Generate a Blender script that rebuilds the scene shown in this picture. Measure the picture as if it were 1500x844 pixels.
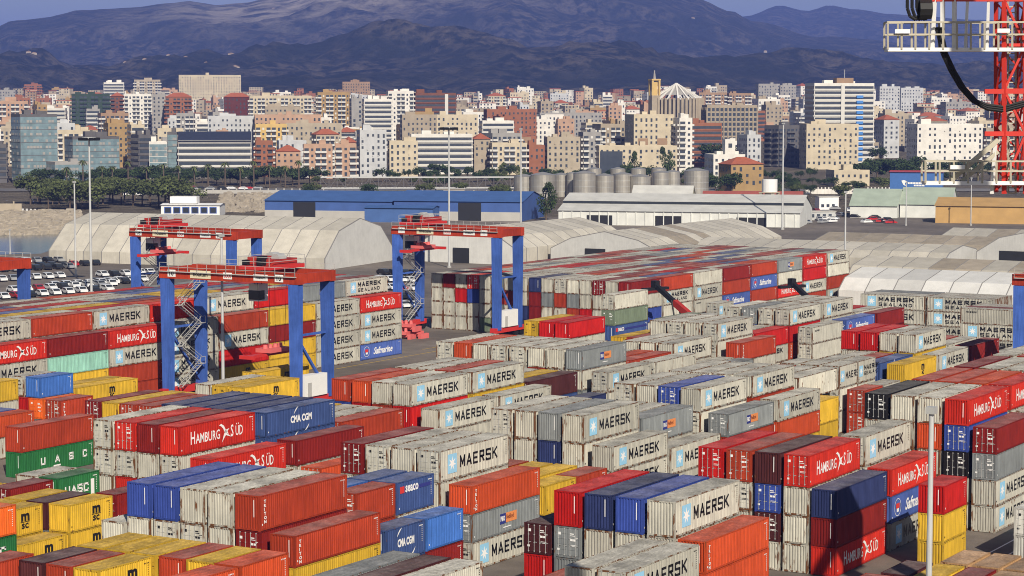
import bpy, bmesh, math, random
from mathutils import Vector, Matrix
random.seed(7)
R = math.radians
for _o in list(bpy.data.objects): bpy.data.objects.remove(_o)
scene = bpy.context.scene
COL = scene.collection
# ------------------------------------------------------------------ camera, sky, sun, exposure
CAM_H, PITCH, YAW, FPX = 41.955, R(4.744), R(30.61), 3263.3
cd = bpy.data.cameras.new("camera"); cam = bpy.data.objects.new("camera", cd); COL.objects.link(cam)
cam.location = (0, 0, CAM_H); cam.rotation_euler = (R(90) - PITCH, 0, YAW)
cd.sensor_width = 36.0; cd.lens = 36.0 * FPX / 1500.0; cd.clip_start = 1.0; cd.clip_end = 60000.0
scene.camera = cam
SUN_EL = R(34)
# the sun stands behind the camera and to its right
sun_dir_h = YAW + R(180 + 15)                   # heading, from the scene towards the sun (ccw from +Y)
sx, sy = -math.sin(sun_dir_h), math.cos(sun_dir_h)
world = bpy.data.worlds.new("World"); scene.world = world; world.use_nodes = True
wn = world.node_tree.nodes; wl = world.node_tree.links
sky = wn.new("ShaderNodeTexSky"); sky.sky_type = 'NISHITA'; sky.sun_disc = False
sky.sun_elevation = SUN_EL; sky.sun_rotation = math.atan2(sx, sy); sky.altitude = 0
sky.air_density = 1.0; sky.dust_density = 0.7; sky.ozone_density = 1.2
bg = wn["Background"]; bg.inputs[1].default_value = 0.05
wl.new(sky.outputs[0], bg.inputs[0])
sd = bpy.data.lights.new("sun", 'SUN'); sd.energy = 5.0; sd.angle = R(0.5); sd.color = (1.0, 0.92, 0.79)
sun = bpy.data.objects.new("sun", sd); COL.objects.link(sun)
sun.rotation_euler = Vector((sx * math.cos(SUN_EL), sy * math.cos(SUN_EL), math.sin(SUN_EL))).to_track_quat('Z', 'Y').to_euler()
vs = scene.view_settings; vs.view_transform = 'Standard'; vs.look = 'None'; vs.gamma = 1.0; vs.exposure = 0.34
vs.use_curve_mapping = False
cy = scene.cycles; cy.max_bounces = 6; cy.diffuse_bounces = 2; cy.glossy_bounces = 2; cy.transmission_bounces = 2
cy.volume_bounces = 0; cy.volume_step_rate = 4.0; cy.use_denoising = True; cy.filter_width = 1.0

# ------------------------------------------------------------------ helpers
def at(px, dist, z=0.0):
    """world x, y of the point seen in photo column px at forward distance dist and height z"""
    r = (px - 750) / FPX * (dist * math.cos(PITCH) - (z - CAM_H) * math.sin(PITCH))
    return (r * math.cos(YAW) - dist * math.sin(YAW), r * math.sin(YAW) + dist * math.cos(YAW))
def hz(py, dist):
    """height of what is seen in photo row py at forward distance dist"""
    t = math.tan(math.atan((py - 422) / FPX) + PITCH)
    return CAM_H - t * dist
def tag(o, label=None, cat=None, group=None, kind=None):
    if label: o["label"] = label
    if cat: o["category"] = cat
    if group: o["group"] = group
    if kind: o["kind"] = kind
    return o
def empty(name, loc=(0, 0, 0), rz=0.0):
    o = bpy.data.objects.new(name, None); COL.objects.link(o); o.location = loc; o.rotation_euler = (0, 0, rz)
    o.empty_display_size = 0.1
    return o
def link(name, me, mat=None, parent=None, loc=(0, 0, 0), rz=0.0):
    o = bpy.data.objects.new(name, me); COL.objects.link(o); o.location = loc; o.rotation_euler = (0, 0, rz)
    if parent is not None: o.parent = parent
    if mat is not None:
        if len(me.materials) == 0: me.materials.append(mat)
        if me.materials[0] is not mat:
            o.material_slots[0].link = 'OBJECT'; o.material_slots[0].material = mat
    return o
class MB:
    """collects polygons for one mesh"""
    def __init__(s): s.v = []; s.f = []; s.m = []
    def quad(s, a, b, c, d, m=0):
        n = len(s.v); s.v += [a, b, c, d]; s.f.append((n, n + 1, n + 2, n + 3)); s.m.append(m)
    def poly(s, pts, m=0):
        n = len(s.v); s.v += list(pts); s.f.append(tuple(range(n, n + len(pts)))); s.m.append(m)
    def box(s, x0, x1, y0, y1, z0, z1, m=0):
        n = len(s.v)
        s.v += [(x0, y0, z0), (x1, y0, z0), (x1, y1, z0), (x0, y1, z0), (x0, y0, z1), (x1, y0, z1), (x1, y1, z1), (x0, y1, z1)]
        for q in ((0, 3, 2, 1), (4, 5, 6, 7), (0, 1, 5, 4), (1, 2, 6, 5), (2, 3, 7, 6), (3, 0, 4, 7)):
            s.f.append(tuple(n + i for i in q)); s.m.append(m)
    def bar(s, p, q, w, h=None, m=0, n_sides=4):
        p = Vector(p); q = Vector(q); d = q - p
        if d.length < 1e-6: return
        d.normalize(); h = h or w
        up = Vector((0, 0, 1)) if abs(d.z) < 0.95 else Vector((0, 1, 0))
        a = d.cross(up).normalized(); b = a.cross(d).normalized()
        n = len(s.v)
        if n_sides == 4: offs = [(-w / 2, -h / 2), (w / 2, -h / 2), (w / 2, h / 2), (-w / 2, h / 2)]
        else: offs = [(w / 2 * math.cos(2 * math.pi * i / n_sides), h / 2 * math.sin(2 * math.pi * i / n_sides)) for i in range(n_sides)]
        k = len(offs)
        for e in (p, q):
            for u, v in offs: s.v.append(tuple(e + a * u + b * v))
        for i in range(k):
            j = (i + 1) % k; s.f.append((n + i, n + j, n + k + j, n + k + i)); s.m.append(m)
        s.f.append(tuple(n + i for i in reversed(range(k)))); s.m.append(m)
        s.f.append(tuple(n + k + i for i in range(k))); s.m.append(m)
    def cyl(s, x, y, z0, z1, r0, r1=None, n=12, m=0, cap=True):
        r1 = r0 if r1 is None else r1; b = len(s.v)
        for z, r in ((z0, r0), (z1, r1)):
            for i in range(n): s.v.append((x + r * math.cos(2 * math.pi * i / n), y + r * math.sin(2 * math.pi * i / n), z))
        for i in range(n):
            j = (i + 1) % n; s.f.append((b + i, b + j, b + n + j, b + n + i)); s.m.append(m)
        if cap:
            s.f.append(tuple(b + n + i for i in range(n))); s.m.append(m)
            s.f.append(tuple(b + i for i in reversed(range(n)))); s.m.append(m)
    def add(s, me_v, me_f, M, m=0):
        n = len(s.v); s.v += [tuple(M @ Vector(v)) for v in me_v]
        for f in me_f: s.f.append(tuple(n + i for i in f)); s.m.append(m)
    def mesh(s, name, mats=(), smooth=False):
        me = bpy.data.meshes.new(name); me.from_pydata(s.v, [], s.f); me.update()
        for mt in mats: me.materials.append(mt)
        if len(mats) > 1: me.polygons.foreach_set("material_index", s.m)
        if smooth: me.polygons.foreach_set("use_smooth", [True] * len(me.polygons))
        return me
    def build(s, name, mat=None, parent=None, loc=(0, 0, 0), rz=0.0, mats=None, smooth=False):
        me = s.mesh(name, mats or ((mat,) if mat else ()), smooth)
        return link(name, me, None, parent, loc, rz)

# ------------------------------------------------------------------ materials
def mat_new(name):
    m = bpy.data.materials.new(name); m.use_nodes = True
    return m, m.node_tree.nodes, m.node_tree.links, m.node_tree.nodes["Principled BSDF"]
def plain(name, col, rough=0.6, metal=0.0, var=0.12, scale=0.6, spec=0.3):
    """one colour with a little cloudy variation"""
    m, n, l, b = mat_new(name)
    tc = n.new("ShaderNodeTexCoord"); ns = n.new("ShaderNodeTexNoise"); ns.inputs["Scale"].default_value = scale
    ns.inputs["Detail"].default_value = 5
    mp = n.new("ShaderNodeMapRange"); mp.inputs[3].default_value = 1 - var * 1.6; mp.inputs[4].default_value = 1 + var * 1.2
    mx = n.new("ShaderNodeMix"); mx.data_type = 'RGBA'; mx.blend_type = 'MULTIPLY'; mx.inputs[0].default_value = 1
    mx.inputs[6].default_value = (*col, 1)
    l.new(tc.outputs["Object"], ns.inputs["Vector"]); l.new(ns.outputs[0], mp.inputs[0]); l.new(mp.outputs[0], mx.inputs[7])
    l.new(mx.outputs[2], b.inputs["Base Color"]); b.inputs["Roughness"].default_value = rough; b.inputs["Metallic"].default_value = metal
    b.inputs["Specular IOR Level"].default_value = spec
    return m
def paint(name, col, rust=0.2, fade=0.0, streak=0.38, rough=0.5, blotch=0.16):
    """weathered container paint: per-container tint, grime streaks running down, rust patches"""
    m, n, l, b = mat_new(name)
    tc = n.new("ShaderNodeTexCoord"); oi = n.new("ShaderNodeObjectInfo")
    off = n.new("ShaderNodeVectorMath"); off.operation = 'MULTIPLY_ADD'
    cmb = n.new("ShaderNodeCombineXYZ")
    mul = n.new("ShaderNodeMath"); mul.operation = 'MULTIPLY'; mul.inputs[1].default_value = 157.0
    l.new(oi.outputs["Random"], mul.inputs[0])
    for i in range(3): l.new(mul.outputs[0], cmb.inputs[i])
    add = n.new("ShaderNodeVectorMath"); add.operation = 'ADD'
    l.new(tc.outputs["Object"], add.inputs[0]); l.new(cmb.outputs[0], add.inputs[1])
    def noise(sx_, sz_, scale, detail=4):
        mp = n.new("ShaderNodeMapping"); mp.inputs["Scale"].default_value = (sx_, sx_, sz_)
        ns = n.new("ShaderNodeTexNoise"); ns.inputs["Scale"].default_value = scale; ns.inputs["Detail"].default_value = detail
        ns.inputs["Roughness"].default_value = 0.65
        l.new(add.outputs[0], mp.inputs[0]); l.new(mp.outputs[0], ns.inputs["Vector"]); return ns.outputs[0]
    def rng(src, a, b_, c, d):
        r = n.new("ShaderNodeMapRange"); r.clamp = True
        for i, v in enumerate((a, b_, c, d)): r.inputs[i + 1].default_value = v
        l.new(src, r.inputs[0]); return r.outputs[0]
    def mixc(fac, a, b_, mode='MIX'):
        x = n.new("ShaderNodeMix"); x.data_type = 'RGBA'; x.blend_type = mode
        if isinstance(fac, float): x.inputs[0].default_value = fac
        else: l.new(fac, x.inputs[0])
        for k, s in ((6, a), (7, b_)):
            if isinstance(s, tuple): x.inputs[k].default_value = (*s, 1)
            else: l.new(s, x.inputs[k])
        return x.outputs[2]
    tint = rng(oi.outputs["Random"], 0, 1, 0.82, 1.12)
    cl = n.new("ShaderNodeCombineColor")
    for i in range(3): l.new(tint, cl.inputs[i])
    c = mixc(1.0, tuple(col), cl.outputs[0], 'MULTIPLY')
    if fade: c = mixc(rng(noise(1, 1, 0.45), 0.35, 0.7, fade * 0.5, fade), c, (0.34, 0.32, 0.30))
    st = rng(noise(5.0, 0.35, 1.0), 0.35, 0.75, 1.0, 1.0 - streak)
    c2 = n.new("ShaderNodeCombineColor")
    for i in range(3): l.new(st, c2.inputs[i])
    c = mixc(1.0, c, c2.outputs[0], 'MULTIPLY')
    bl = rng(noise(0.35, 0.35, 1.0, 7), 0.38, 0.66, 1.0 + blotch * .3, 1.0 - blotch)
    c3 = n.new("ShaderNodeCombineColor")
    for i in range(3): l.new(bl, c3.inputs[i])
    c = mixc(1.0, c, c3.outputs[0], 'MULTIPLY')
    th = 0.72 - 0.20 * rust
    rs = rng(noise(2.2, 0.55, 1.0, 6), th, th + 0.07, 0.0, min(1.0, 0.5 + rust))
    c = mixc(rs, c, (0.13, 0.055, 0.022))
    l.new(c, b.inputs["Base Color"]); b.inputs["Roughness"].default_value = rough + .1; b.inputs["Specular IOR Level"].default_value = 0.14
    return m
PAL = {   # code: (linear colour, rust, words)
 'M': ((0.485, 0.465, 0.395), 0.42, 'grey'), 'W': ((0.575, 0.55, 0.465), 0.52, 'pale grey'), 'G': ((0.235, 0.25, 0.25), 0.25, 'slate grey'),
 'H': ((0.56, 0.028, 0.014), 0.10, 'bright red'), 'R': ((0.40, 0.048, 0.018), 0.12, 'brick red'), 'D': ((0.22, 0.015, 0.011), 0.10, 'dark red'),
 'O': ((0.54, 0.072, 0.020), 0.10, 'orange red'), 'V': ((0.085, 0.022, 0.022), 0.12, 'maroon'), 'X': ((0.50, 0.014, 0.010), 0.05, 'scarlet'),
 'Y': ((0.66, 0.41, 0.035), 0.22, 'yellow'), 'C': ((0.050, 0.088, 0.24), 0.18, 'dull blue'), 'B': ((0.045, 0.080, 0.34), 0.10, 'royal blue'),
 'L': ((0.06, 0.17, 0.52), 0.10, 'sky blue'), 'S': ((0.075, 0.125, 0.38), 0.08, 'violet blue'), 'N': ((0.030, 0.042, 0.13), 0.10, 'navy'),
 'U': ((0.028, 0.17, 0.050), 0.10, 'green'), 'T': ((0.32, 0.60, 0.48), 0.08, 'mint'), 'P': ((0.85, 0.15, 0.022), 0.10, 'orange'),
 'K': ((0.018, 0.016, 0.016), 0.05, 'black'), 'E': ((0.20, 0.25, 0.17), 0.25, 'olive grey'), 'J': ((0.62, 0.61, 0.56), 0.10, 'white'), 'A': ((0.46, 0.27, 0.13), 0.25, 'tan'),
}
PAINT = {k: paint("paint_" + v[2].replace(' ', '_'), v[0], v[1]) for k, v in PAL.items()}
FRAME = {k: paint("frame_" + v[2].replace(' ', '_'), tuple(c * 0.86 for c in v[0]), min(1.25, v[1] * 2.4 + 0.15), streak=0.45) for k, v in PAL.items()}
ROOF = {k: paint("roof_" + v[2].replace(' ', '_'), v[0], v[1] * 0.8, fade=0.42 if k not in 'YHOX' else 0.25, streak=0.5, rough=0.75, blotch=0.45) for k, v in PAL.items()}
INK = {'k': plain("ink_black", (0.012, 0.012, 0.014), 0.5, var=0.05), 'w': plain("ink_white", (0.78, 0.77, 0.74), 0.5, var=0.05),
       'b': plain("ink_pale_blue", (0.28, 0.54, 0.72), 0.5, var=0.08), 'o': plain("ink_orange", (0.72, 0.25, 0.08), 0.5, var=0.05),
       'n': plain("ink_navy", (0.03, 0.04, 0.20), 0.5, var=0.05), 'r': plain("ink_red", (0.60, 0.04, 0.03), 0.5, var=0.05),
       'd': plain("ink_brown", (0.16, 0.03, 0.015), 0.5, var=0.05)}
STEEL = plain("bare_steel", (0.42, 0.42, 0.41), 0.45, 0.6, 0.15)
GALV = plain("galvanised_steel", (0.48, 0.48, 0.46), 0.5, 0.3, 0.12)
DARK = plain("dark_gap", (0.02, 0.02, 0.02), 0.8)
# ------------------------------------------------------------------ shipping containers: shared meshes
T8, HC, CW = 2.591, 2.896, 2.438
HWD = CW / 2
def corr(n, pitch, depth):
    """trapezoid wave: list of (offset along, inset)"""
    out = []
    for i in range(n):
        b = i * pitch
        out += [(b, 0.0), (b + pitch * .36, 0.0), (b + pitch * .5, depth), (b + pitch * .86, depth)]
    out.append((n * pitch, 0.0))
    return out
MESH = {}
def cont_meshes(L, h):
    key = (L, h)
    if key in MESH: return MESH[key]
    hl = L / 2; d = {}
    f = MB()                                                     # frame: posts, rails, castings, floor, hidden walls
    for sx_ in (-1, 1):
        for sy_ in (-1, 1):
            x0, x1 = sorted((sx_ * (HWD - .005), sx_ * (HWD - .16))); y0, y1 = sorted((sy_ * (hl - .005), sy_ * (hl - .17)))
            f.box(x0, x1, y0, y1, .118, h - .118)
            x0, x1 = sorted((sx_ * HWD, sx_ * (HWD - .175))); y0, y1 = sorted((sy_ * hl, sy_ * (hl - .185)))
            f.box(x0, x1, y0, y1, .006, .118); f.box(x0, x1, y0, y1, h - .118, h)
        x0, x1 = sorted((sx_ * (HWD - .012), sx_ * (HWD - .08)))
        f.box(x0, x1, -hl + .185, hl - .185, .05, .20); f.box(x0, x1, -hl + .185, hl - .185, h - .09, h - .008)
    for sy_ in (-1, 1):
        y0, y1 = sorted((sy_ * (hl - .012), sy_ * (hl - .08)))
        f.box(-HWD + .175, HWD - .175, y0, y1, .05, .20); f.box(-HWD + .175, HWD - .175, y0, y1, h - .12, h - .008)
    f.box(-HWD + .09, HWD - .09, -hl + .09, hl - .09, .10, .16)
    f.box(-HWD + .03, -HWD + .05, -hl + .17, hl - .17, .2, h - .09)
    f.box(-HWD + .16, HWD - .16, hl - .06, hl - .04, .2, h - .12)
    d['frame'] = f.mesh("container_frame")
    s = MB(); n = int(round((L - .34) / .278)); p = (L - .34) / n; pts = corr(n, p, .062)
    for (a, i), (b, j) in zip(pts, pts[1:]):
        s.quad((HWD - .02 - i, -hl + .17 + a, .2), (HWD - .02 - j, -hl + .17 + b, .2), (HWD - .02 - j, -hl + .17 + b, h - .09), (HWD - .02 - i, -hl + .17 + a, h - .09))
    d['side'] = s.mesh("side_panel")
    e = MB(); n = 8; p = (CW - .32) / n; pts = corr(n, p, .07)
    for (a, i), (b, j) in zip(pts, pts[1:]):
        e.quad((-HWD + .16 + a, -hl + .02 + i, .2), (-HWD + .16 + b, -hl + .02 + j, .2), (-HWD + .16 + b, -hl + .02 + j, h - .12), (-HWD + .16 + a, -hl + .02 + i, h - .12))
    d['end'] = e.mesh("end_panel")
    r = MB(); n = int(round((L - .4) / .42)); p = (L - .4) / n; pts = corr(n, p, .022)
    r.quad((-HWD + .08, -hl + .08, h - .012), (HWD - .08, -hl + .08, h - .012), (HWD - .08, -hl + .2, h - .012), (-HWD + .08, -hl + .2, h - .012))
    r.quad((-HWD + .08, hl - .2, h - .012), (HWD - .08, hl - .2, h - .012), (HWD - .08, hl - .08, h - .012), (-HWD + .08, hl - .08, h - .012))
    for (a, i), (b, j) in zip(pts, pts[1:]):
        r.quad((-HWD + .08, -hl + .2 + a, h - .012 - i), (HWD - .08, -hl + .2 + a, h - .012 - i), (HWD - .08, -hl + .2 + b, h - .012 - j), (-HWD + .08, -hl + .2 + b, h - .012 - j))
    d['roof'] = r.mesh("roof_panel")
    for nm, sgn in (('doorl', -1), ('doorr', 1)):                # door leaf with pressed ribs
        q = MB(); x0, x1 = sorted((sgn * .012, sgn * (HWD - .165))); y = -hl + .05
        q.box(x0, x1, y, y + .04, .21, h - .13)
        hh = (h - .34 - .2) / 5
        for k in range(5):
            z0 = .25 + k * (hh + .03); q.box(x0 + .07, x1 - .07, y - .022, y + .001, z0, z0 + hh - .03)
        d[nm] = q.mesh("door_leaf")
        b = MB(); xm = (x0 + x1) / 2
        for xo in (-.27, .27):
            b.bar((xm + xo, y - .055, .19), (xm + xo, y - .055, h - .11), .04, n_sides=6)
            for zz in (.25, .95, h * .62, h - .2): b.box(xm + xo - .06, xm + xo + .06, y - .05, y - .02, zz, zz + .06)
            b.bar((xm + xo, y - .065, 1.05), (xm + xo + .25, y - .065, 1.02), .03)
        d[nm + 'bar'] = b.mesh("locking_bars")
    k = MB()
    for (xa, xb, za, zb) in ((.28, .62, h - .60, h - .52), (.28, .72, h - .74, h - .69), (.70, .98, h - .88, h - .84), (.30, .52, h - 1.15, h - .98), (.58, .80, h - 1.15, h - .98), (.34, .86, h - 1.50, h - 1.46), (.34, .78, h - 1.60, h - 1.56), (-.85, -.58, h - .70, h - .48), (-.90, -.70, .62, .78)):
        k.box(xa, xb, -hl + .0, -hl + .02, za, zb)
    d['doormarks'] = k.mesh("door_markings")
    k = MB()                                                     # code marks at the far top corner of the side
    for (ya, yb, za, zb) in [(hl - .95 + q * .16, hl - .86 + q * .16, h - .44, h - .34) for q in range(4)] + [(hl - .52, hl - .44, h - .62 - q * .17, h - .53 - q * .17) for q in range(8)] + [(-hl + .35, -hl + .46, .45, .60)]:
        k.quad((HWD - .012, ya, za), (HWD - .012, yb, za), (HWD - .012, yb, zb), (HWD - .012, ya, zb))
    d['sidemarks'] = k.mesh("side_markings")
    k = MB(); k.quad((.62, -hl + .012, h - 1.75), (.69, -hl + .012, h - 1.75), (.69, -hl + .012, h - .35), (.62, -hl + .012, h - .35))
    d['endmarks'] = k.mesh("end_marking")
    MESH[key] = d
    return d
def text_geo(body, size=1.0, sx_=1.0, off=0.0, shear=0.0, spacing=1.0):
    c = bpy.data.curves.new("t", 'FONT'); c.body = body; c.size = 1.0; c.offset = off; c.shear = shear; c.space_character = spacing
    c.resolution_u = 2; c.fill_mode = 'FRONT'
    o = bpy.data.objects.new("t", c); COL.objects.link(o)
    dg = bpy.context.evaluated_depsgraph_get(); me = bpy.data.meshes.new_from_object(o.evaluated_get(dg))
    v = [(p.co.x, p.co.y) for p in me.vertices]; f = [tuple(p.vertices) for p in me.polygons]
    bpy.data.objects.remove(o); bpy.data.curves.remove(c); bpy.data.meshes.remove(me)
    x0 = min(a for a, b in v); y0 = min(b for a, b in v); hgt = max(b for a, b in v) - y0
    k = size / hgt
    return [((a - x0) * k * sx_, (b - y0) * k) for a, b in v], f
def stroke_font(word, w, h, t, gap):
    """square bold capitals as separate strokes joined into letters"""
    G = {'M': [((0, 0), (0, 1)), ((0, 1), (.5, .25)), ((.5, .25), (1, 1)), ((1, 1), (1, 0))], 'A': [((0, 0), (.5, 1)), ((.5, 1), (1, 0)), ((.2, .3), (.8, .3))],
         'E': [((0, 0), (0, 1)), ((0, 1), (.9, 1)), ((0, .5), (.8, .5)), ((0, 0), (.9, 0))], 'R': [((0, 0), (0, 1)), ((0, 1), (.9, 1)), ((.9, 1), (.9, .5)), ((.9, .5), (0, .5)), ((.4, .5), (.95, 0))],
         'S': [((.95, .9), (.95, 1)), ((.95, 1), (0, 1)), ((0, 1), (0, .52)), ((0, .52), (.95, .48)), ((.95, .48), (.95, 0)), ((.95, 0), (0, 0)), ((0, 0), (0, .12))], 'K': [((0, 0), (0, 1)), ((0, .42), (.95, 1)), ((.3, .58), (1, 0))],
         'L': [((0, 1), (0, 0)), ((0, 0), (.85, 0))], 'N': [((0, 0), (0, 1)), ((0, 1), (.9, 0)), ((.9, 0), (.9, 1))], 'D': [((0, 0), (0, 1)), ((0, 1), (.7, 1)), ((.7, 1), (.95, .75)), ((.95, .75), (.95, .25)), ((.95, .25), (.7, 0)), ((.7, 0), (0, 0))],
         'U': [((0, 1), (0, 0)), ((0, 0), (.9, 0)), ((.9, 0), (.9, 1))], 'C': [((.9, .8), (.9, 1)), ((.9, 1), (0, 1)), ((0, 1), (0, 0)), ((0, 0), (.9, 0)), ((.9, 0), (.9, .2))]}
    vs_, fs_ = [], []; x = 0.0
    for ch in word:
        for (a, b), (c, d) in G[ch]:
            p = Vector((x + a * w, b * (h - t) + t / 2)); q = Vector((x + c * w, d * (h - t) + t / 2)); dr = (q - p).normalized(); nn = Vector((-dr.y, dr.x)) * t / 2
            p2 = p - dr * t * .42; q2 = q + dr * t * .42; n0 = len(vs_)
            vs_ += [tuple(p2 - nn), tuple(q2 - nn), tuple(q2 + nn), tuple(p2 + nn)]; fs_.append((n0, n0 + 1, n0 + 2, n0 + 3))
        x += w + gap
    return vs_, fs_
def on_side(geos, name):
    """flat shapes (y along the side, z up) as one mesh on the plane just proud of the side wall; each (verts, faces, ink)"""
    mb = MB(); mats = []
    for v, f, ink in geos:
        if INK[ink] not in mats: mats.append(INK[ink])
        n = len(mb.v); lay = .008 + .004 * mats.index(INK[ink])
        mb.v += [(HWD - .02 + lay, a, b) for a, b in v]
        for q in f: mb.f.append(tuple(n + i for i in q)); mb.m.append(mats.index(INK[ink]))
    return mb.mesh(name, mats)
def sh(g, dx, dy): return [(a + dx, b + dy) for a, b in g[0]], g[1]
def rect(x0, x1, y0, y1): return [(x0, y0), (x1, y0), (x1, y1), (x0, y1)], [(0, 1, 2, 3)]
def star(cx, cy_, r, n=7):
    p = [(cx + (r if i % 2 == 0 else r * .38) * math.sin(math.pi * i / n), cy_ + (r if i % 2 == 0 else r * .38) * math.cos(math.pi * i / n)) for i in range(2 * n)]
    return [(cx, cy_)] + p, [(0, 1 + (i + 1) % (2 * n), 1 + i) for i in range(2 * n)]
def arc(cx, cy_, r, a0, a1, t, n=10, taper=True):
    v, f = [], []
    for i in range(n + 1):
        a = R(a0 + (a1 - a0) * i / n); w = t * (math.sin(math.pi * (i + .3) / (n + .6)) if taper else 1)
        v += [(cx + (r - w / 2) * math.cos(a), cy_ + (r - w / 2) * math.sin(a)), (cx + (r + w / 2) * math.cos(a), cy_ + (r + w / 2) * math.sin(a))]
        if i: f.append((2 * i - 2, 2 * i - 1, 2 * i + 1, 2 * i))
    return v, f
def polyline(pts, t):
    v, f = [], []
    for (a, b) in zip(pts, pts[1:]):
        p, q = Vector(a), Vector(b); d = (q - p).normalized(); nn = Vector((-d.y, d.x)) * t / 2; p = p - d * t * .3; q = q + d * t * .3; k = len(v)
        v += [tuple(p - nn), tuple(q - nn), tuple(q + nn), tuple(p + nn)]; f.append((k, k + 1, k + 2, k + 3))
    return v, f
BIRD = [[(-.62, .42), (-.40, .50), (-.12, .36), (.06, .10), (.20, .02), (.12, -.08), (-.02, -.05), (-.20, .20), (-.40, .36)], [(-.02, .10), (.42, .16), (.22, .02), (.34, -.16), (.10, -.06), (-.06, -.02)], [(.04, -.02), (.16, -.10), (.66, -.36), (.30, -.26), (.06, -.20), (-.12, -.36), (-.34, -.60), (-.20, -.28), (-.08, -.06)]]
def livery(code, L, h, var=0):
    """flat print on the side: list of (part name, mesh)"""
    key = ('liv', code, L, h, var)
    if key in MESH: return MESH[key]
    hl = L / 2; out = []; zc = h * .52; s = 1.0 if L > 7 else .8
    if code == 'M':
        bw = 1.55 * s; x0 = -hl + (1.35 if L > 7 else .45)
        if var == 2:
            out.append(('lettering', on_side([(*sh(stroke_font('MAERSK', .2, .26, .06, .12), -hl + 1.0, h - .75), 'k')], "lettering")))
        else:
            out.append(('emblem', on_side([(*rect(x0, x0 + bw, zc - .88 * s, zc + .88 * s), 'b'), (*star(x0 + bw / 2, zc, .68 * s), 'w')], "emblem")))
            g = stroke_font('MAERSK', .72 * s, (1.12 if var == 0 else .78) * s, .20 * s, .43 * s); xs = x0 + bw + .65 * s
            geos = [(*sh(g, xs, zc - (.56 if var == 0 else -.05) * s), 'k')]
            if var == 1: geos.append((*sh(stroke_font('SEALAND', .56 * s, .60 * s, .13 * s, .38 * s), xs, zc - .80 * s), 'k'))
            out.append(('lettering', on_side(geos, "lettering")))
    elif code == 'H' and L > 7 and var == 0:
        big = text_geo('H', 1.25, .62, .012); rest = text_geo('AMBURG', .98, .70, .010)
        w1 = max(p for p, _ in big[0]) + .12; w2 = max(p for p, _ in rest[0]); S_ = text_geo('S', 1.2, .64, .012); ud = text_geo('UD', 1.0, .62, .010); x0 = -4.3; x2 = x0 + w1 + w2 + 1.75
        geos = [(*sh(big, x0, zc - .6), 'w'), (*sh(rest, x0 + w1, zc - .6), 'w'), (*sh(S_, x2, zc - .6), 'w'), (*sh(ud, x2 + .78, zc - .6), 'w'), (*rect(x2 + .88, x2 + 1.0, zc + .52, zc + .66), 'w'), (*rect(x2 + 1.18, x2 + 1.3, zc + .52, zc + .66), 'w')]
        out.append(('lettering', on_side(geos, "lettering")))
        gb = [([(x0 + w1 + w2 + .85 + p * 1.6, zc + q * 1.75) for p, q in pl], [tuple(range(len(pl)))], 'w') for pl in BIRD]
        out.append(('emblem', on_side(gb, "emblem")))
    elif code == 'Y' and var == 0:
        m_ = text_geo('m', .72, 1.15, .05); c_ = text_geo('sc', .52, 1.15, .03)
        y0 = .35 if L > 7 else .2
        out.append(('lettering', on_side([(*sh(m_, y0, zc - .02), 'k'), (*sh(c_, y0 + .06, zc - .72), 'k'), (*rect(y0 - .1, y0 + 1.15, zc - .12, zc - .06), 'k')], "lettering")))
    elif code == 'C' and var == 0:
        g = text_geo('CMA CGM', .78 if L > 7 else .72, .82 if L > 7 else .62, .045); w = max(a for a, b in g[0])
        out.append(('lettering', on_side([(*sh(g, -w / 2, zc - .38), 'w')], "lettering")))
        out.append(('emblem', on_side([(*arc(.1 * w, zc - .4, 1.9, 118, 150, .14), 'w'), (*arc(-.05 * w, zc + .3, 1.9, -68, -32, .14), 'w')], "emblem")))
    elif code == 'G' and var == 0:
        y0 = -1.2 if L > 7 else -1.0
        out.append(('emblem', on_side([(*rect(y0, y0 + 1.05, zc - .45, zc + .5), 'n'), (*rect(y0 + 1.06, y0 + 3.0, zc - .4, zc + .5), 'o')], "emblem")))
        a = text_geo('P&O', .5, .62, .03); b = text_geo('Nedlloyd', .55, .62, .02)
        out.append(('lettering', on_side([(*sh(a, y0 + .1, zc - .2), 'w'), (*rect(y0 + .6, y0 + 2.0, zc - .85, zc - .75), 'w')], "lettering")))
        me = out[-1][1]
        mb = MB(); v, f = sh(b, y0 + 1.15, zc - .22); mb.v = [(HWD + .004, p, q) for p, q in v]; mb.f = list(f); mb.m = [0] * len(f)
        out.append(('lettering', mb.mesh("lettering", (INK['d'],))))
        mb = MB(); v, f = sh(a, y0 + .1, zc - .2); mb.v = [(HWD + .004, p, q) for p, q in v]; mb.f = list(f); mb.m = [0] * len(f)
        out.append(('lettering', mb.mesh("lettering", (INK['w'],))))
    elif code == 'S':
        g = text_geo('Safmarine', 1.15, .62, .025, .35); w = max(a for a, b in g[0]); k = 5.6 / w if L > 7 else 3.4 / w
        g = ([(a * k, b) for a, b in g[0]], g[1])
        out.append(('lettering', on_side([(*sh(g, -2.3 if L > 7 else -1.2, zc - .62), 'w')], "lettering")))
        x0 = -hl + (1.6 if L > 7 else .8)
        out.append(('emblem', on_side([(*arc(x0 + .2, zc, .82, 0, 360, .06, 20, False), 'w'), (*rect(x0 - .25, x0 + .65, zc - .1, zc + .38), 'r'), (*rect(x0 - .05, x0 + .5, zc - .45, zc - .12), 'w')], "emblem")))
    elif code == 'U':
        if L > 7:
            geos = [(*sh(stroke_font(ch, .62, .85, .19, 0), -2.9 + i * 2.35, zc - .42), 'w') for i, ch in enumerate('UASC')]
        else:
            geos = [(*sh(stroke_font('UASC', .62, .85, .18, .28), -1.9, zc - .42), 'w'), (*rect(1.75, 2.25, zc - .85, zc + .7), 'w')]
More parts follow.
